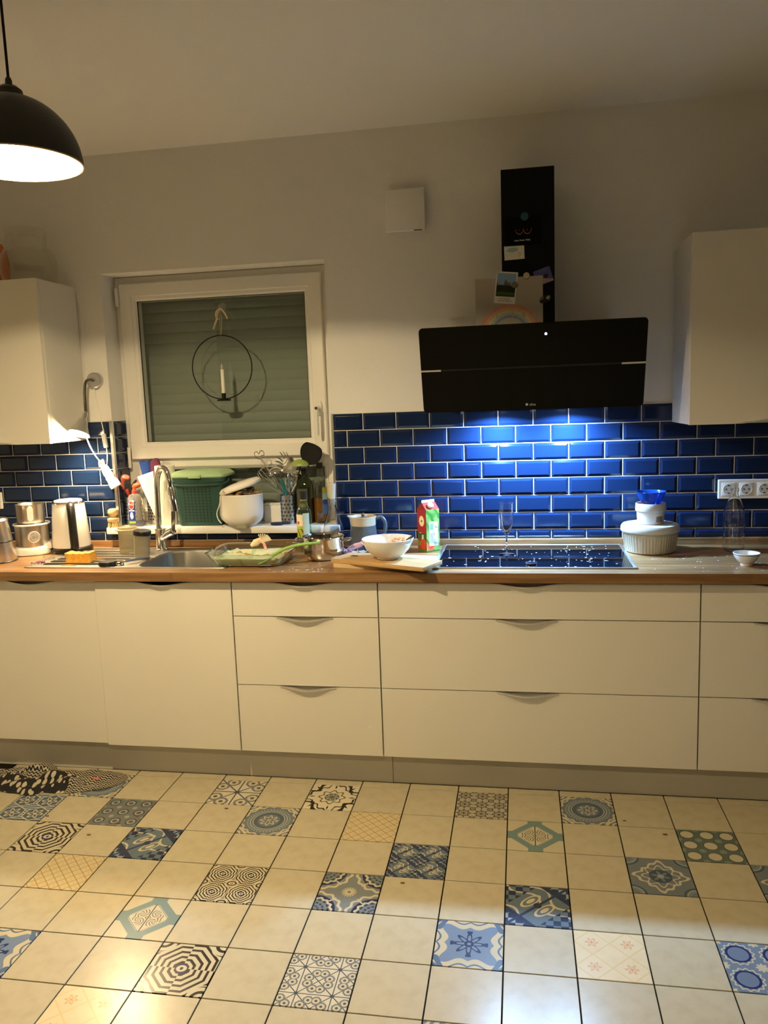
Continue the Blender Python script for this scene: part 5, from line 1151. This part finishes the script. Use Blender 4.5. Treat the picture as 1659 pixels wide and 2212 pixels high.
# ------------------------------------------------------------------ floor
def P_cloth(u, v, n): return []
m = bpy.data.materials.new('black cloth with cream leaves'); m.use_nodes = True; nt = m.node_tree; b = nt.nodes['Principled BSDF']; L = nt.links.new; b.inputs['Roughness'].default_value = .95
tc = nt.nodes.new('ShaderNodeTexCoord'); mp = nt.nodes.new('ShaderNodeMapping'); mp.inputs['Scale'].default_value = (46, 24, 24); mp.inputs['Rotation'].default_value = (0, 0, .6); L(tc.outputs['Object'], mp.inputs[0])
vo = nt.nodes.new('ShaderNodeTexVoronoi'); vo.inputs['Scale'].default_value = 1; L(mp.outputs[0], vo.inputs['Vector'])
leaf = N(nt, vo.outputs['Distance']).lt(.39)
sp = nt.nodes.new('ShaderNodeSeparateXYZ'); L(tc.outputs['Object'], sp.inputs[0]); X_, Y_ = N(nt, sp.outputs[0]), N(nt, sp.outputs[1])
zig = ((Y_ * 620 + (X_ * 330).sin() * 1.6).sin()).gt(.15)
edge = ((Y_ - X_ * .12).gt(.018) + (X_ * 1.0).gt(.14)).mn(1)
fac = leaf * (1 - edge) + zig * edge
mx = nt.nodes.new('ShaderNodeMix'); mx.data_type = 'RGBA'; L(fac.k, mx.inputs[0]); mx.inputs[6].default_value = (.013, .012, .012, 1); mx.inputs[7].default_value = (.46, .40, .29, 1); L(mx.outputs[2], b.inputs['Base Color'])
t = thing('crumpled_cloth', 'crumpled black cloth with cream leaf print on the floor at the plinth', 'cloth', (-1.47, -.060, 0))
bm = BM(); NR, NT_ = 16, 72; rings = []
def outl(a): 
    x, y = math.cos(a), math.sin(a)
    r = 1 / math.sqrt((x / .30) ** 2 + (y / .115) ** 2)
    return r * (1 + .10 * math.sin(3 * a + 1) + .05 * math.sin(7 * a)) + .05 * math.exp(-((a - .30) / .25) ** 2)
ctr = bm.verts.new((0, 0, .034)); 
for j in range(1, NR + 1):
    s = j / NR; row = []
    for k in range(NT_):
        a = 2 * PI * k / NT_ - PI; r = outl(a) * s; x, y = r * math.cos(a), min(r * math.sin(a), .128)
        hgt = .034 * (1 - s ** 3) * (.75 + .25 * math.sin(x * 22 + y * 35)) + .009 * math.sin(x * 38 - y * 60 + 1.2) * (1 - s ** 4) + .004 * math.sin(y * 90 + x * 30) * (1 - s ** 6)
        if s > .9: hgt = hgt * (1 - (s - .9) * 8)
        if y > .04 and x < 0: hgt += .018 * (1 - s ** 4)
        row.append(bm.verts.new((x, y, max(hgt, .0035) + (.0 if s < 1 else -.001))))
    rings.append(row)
for k in range(NT_): bm.faces.new((ctr, rings[0][k], rings[0][(k + 1) % NT_]))
for j in range(NR - 1):
    for k in range(NT_): bm.faces.new((rings[j][k], rings[j + 1][k], rings[j + 1][(k + 1) % NT_], rings[j][(k + 1) % NT_]))
obj('cloth', bm, m, t, sharp=180)
bm = BM(); tube(bm, [(.205, .015, .014), (.222, .010, .020), (.238, .014, .018)], [.003, .006, .003], 8, .5); obj('pink_tag', bm, mat('pink red tag', (.85, .18, .20), .6), t)
bm = BM(); random.seed(5)
for px, py in ((-1.29, -.33), (-1.14, -.49), (-1.05, -.44), (-.98, -.35), (-.60, -.20), (-.88, -.40), (-.72, -.42), (.92, -.13), (1.05, -.21), (.16, -.60), (-.93, -.29)):
    ball(bm, (px, py, .0012), random.uniform(.004, .008), (1.4, .8, .22), 1)
tag(obj('floor_crumbs', bm, mat('brown crumbs', (.16, .07, .03), .8)), 'brown crumbs scattered over the floor tiles before the cabinets', 'crumbs', kind='stuff')
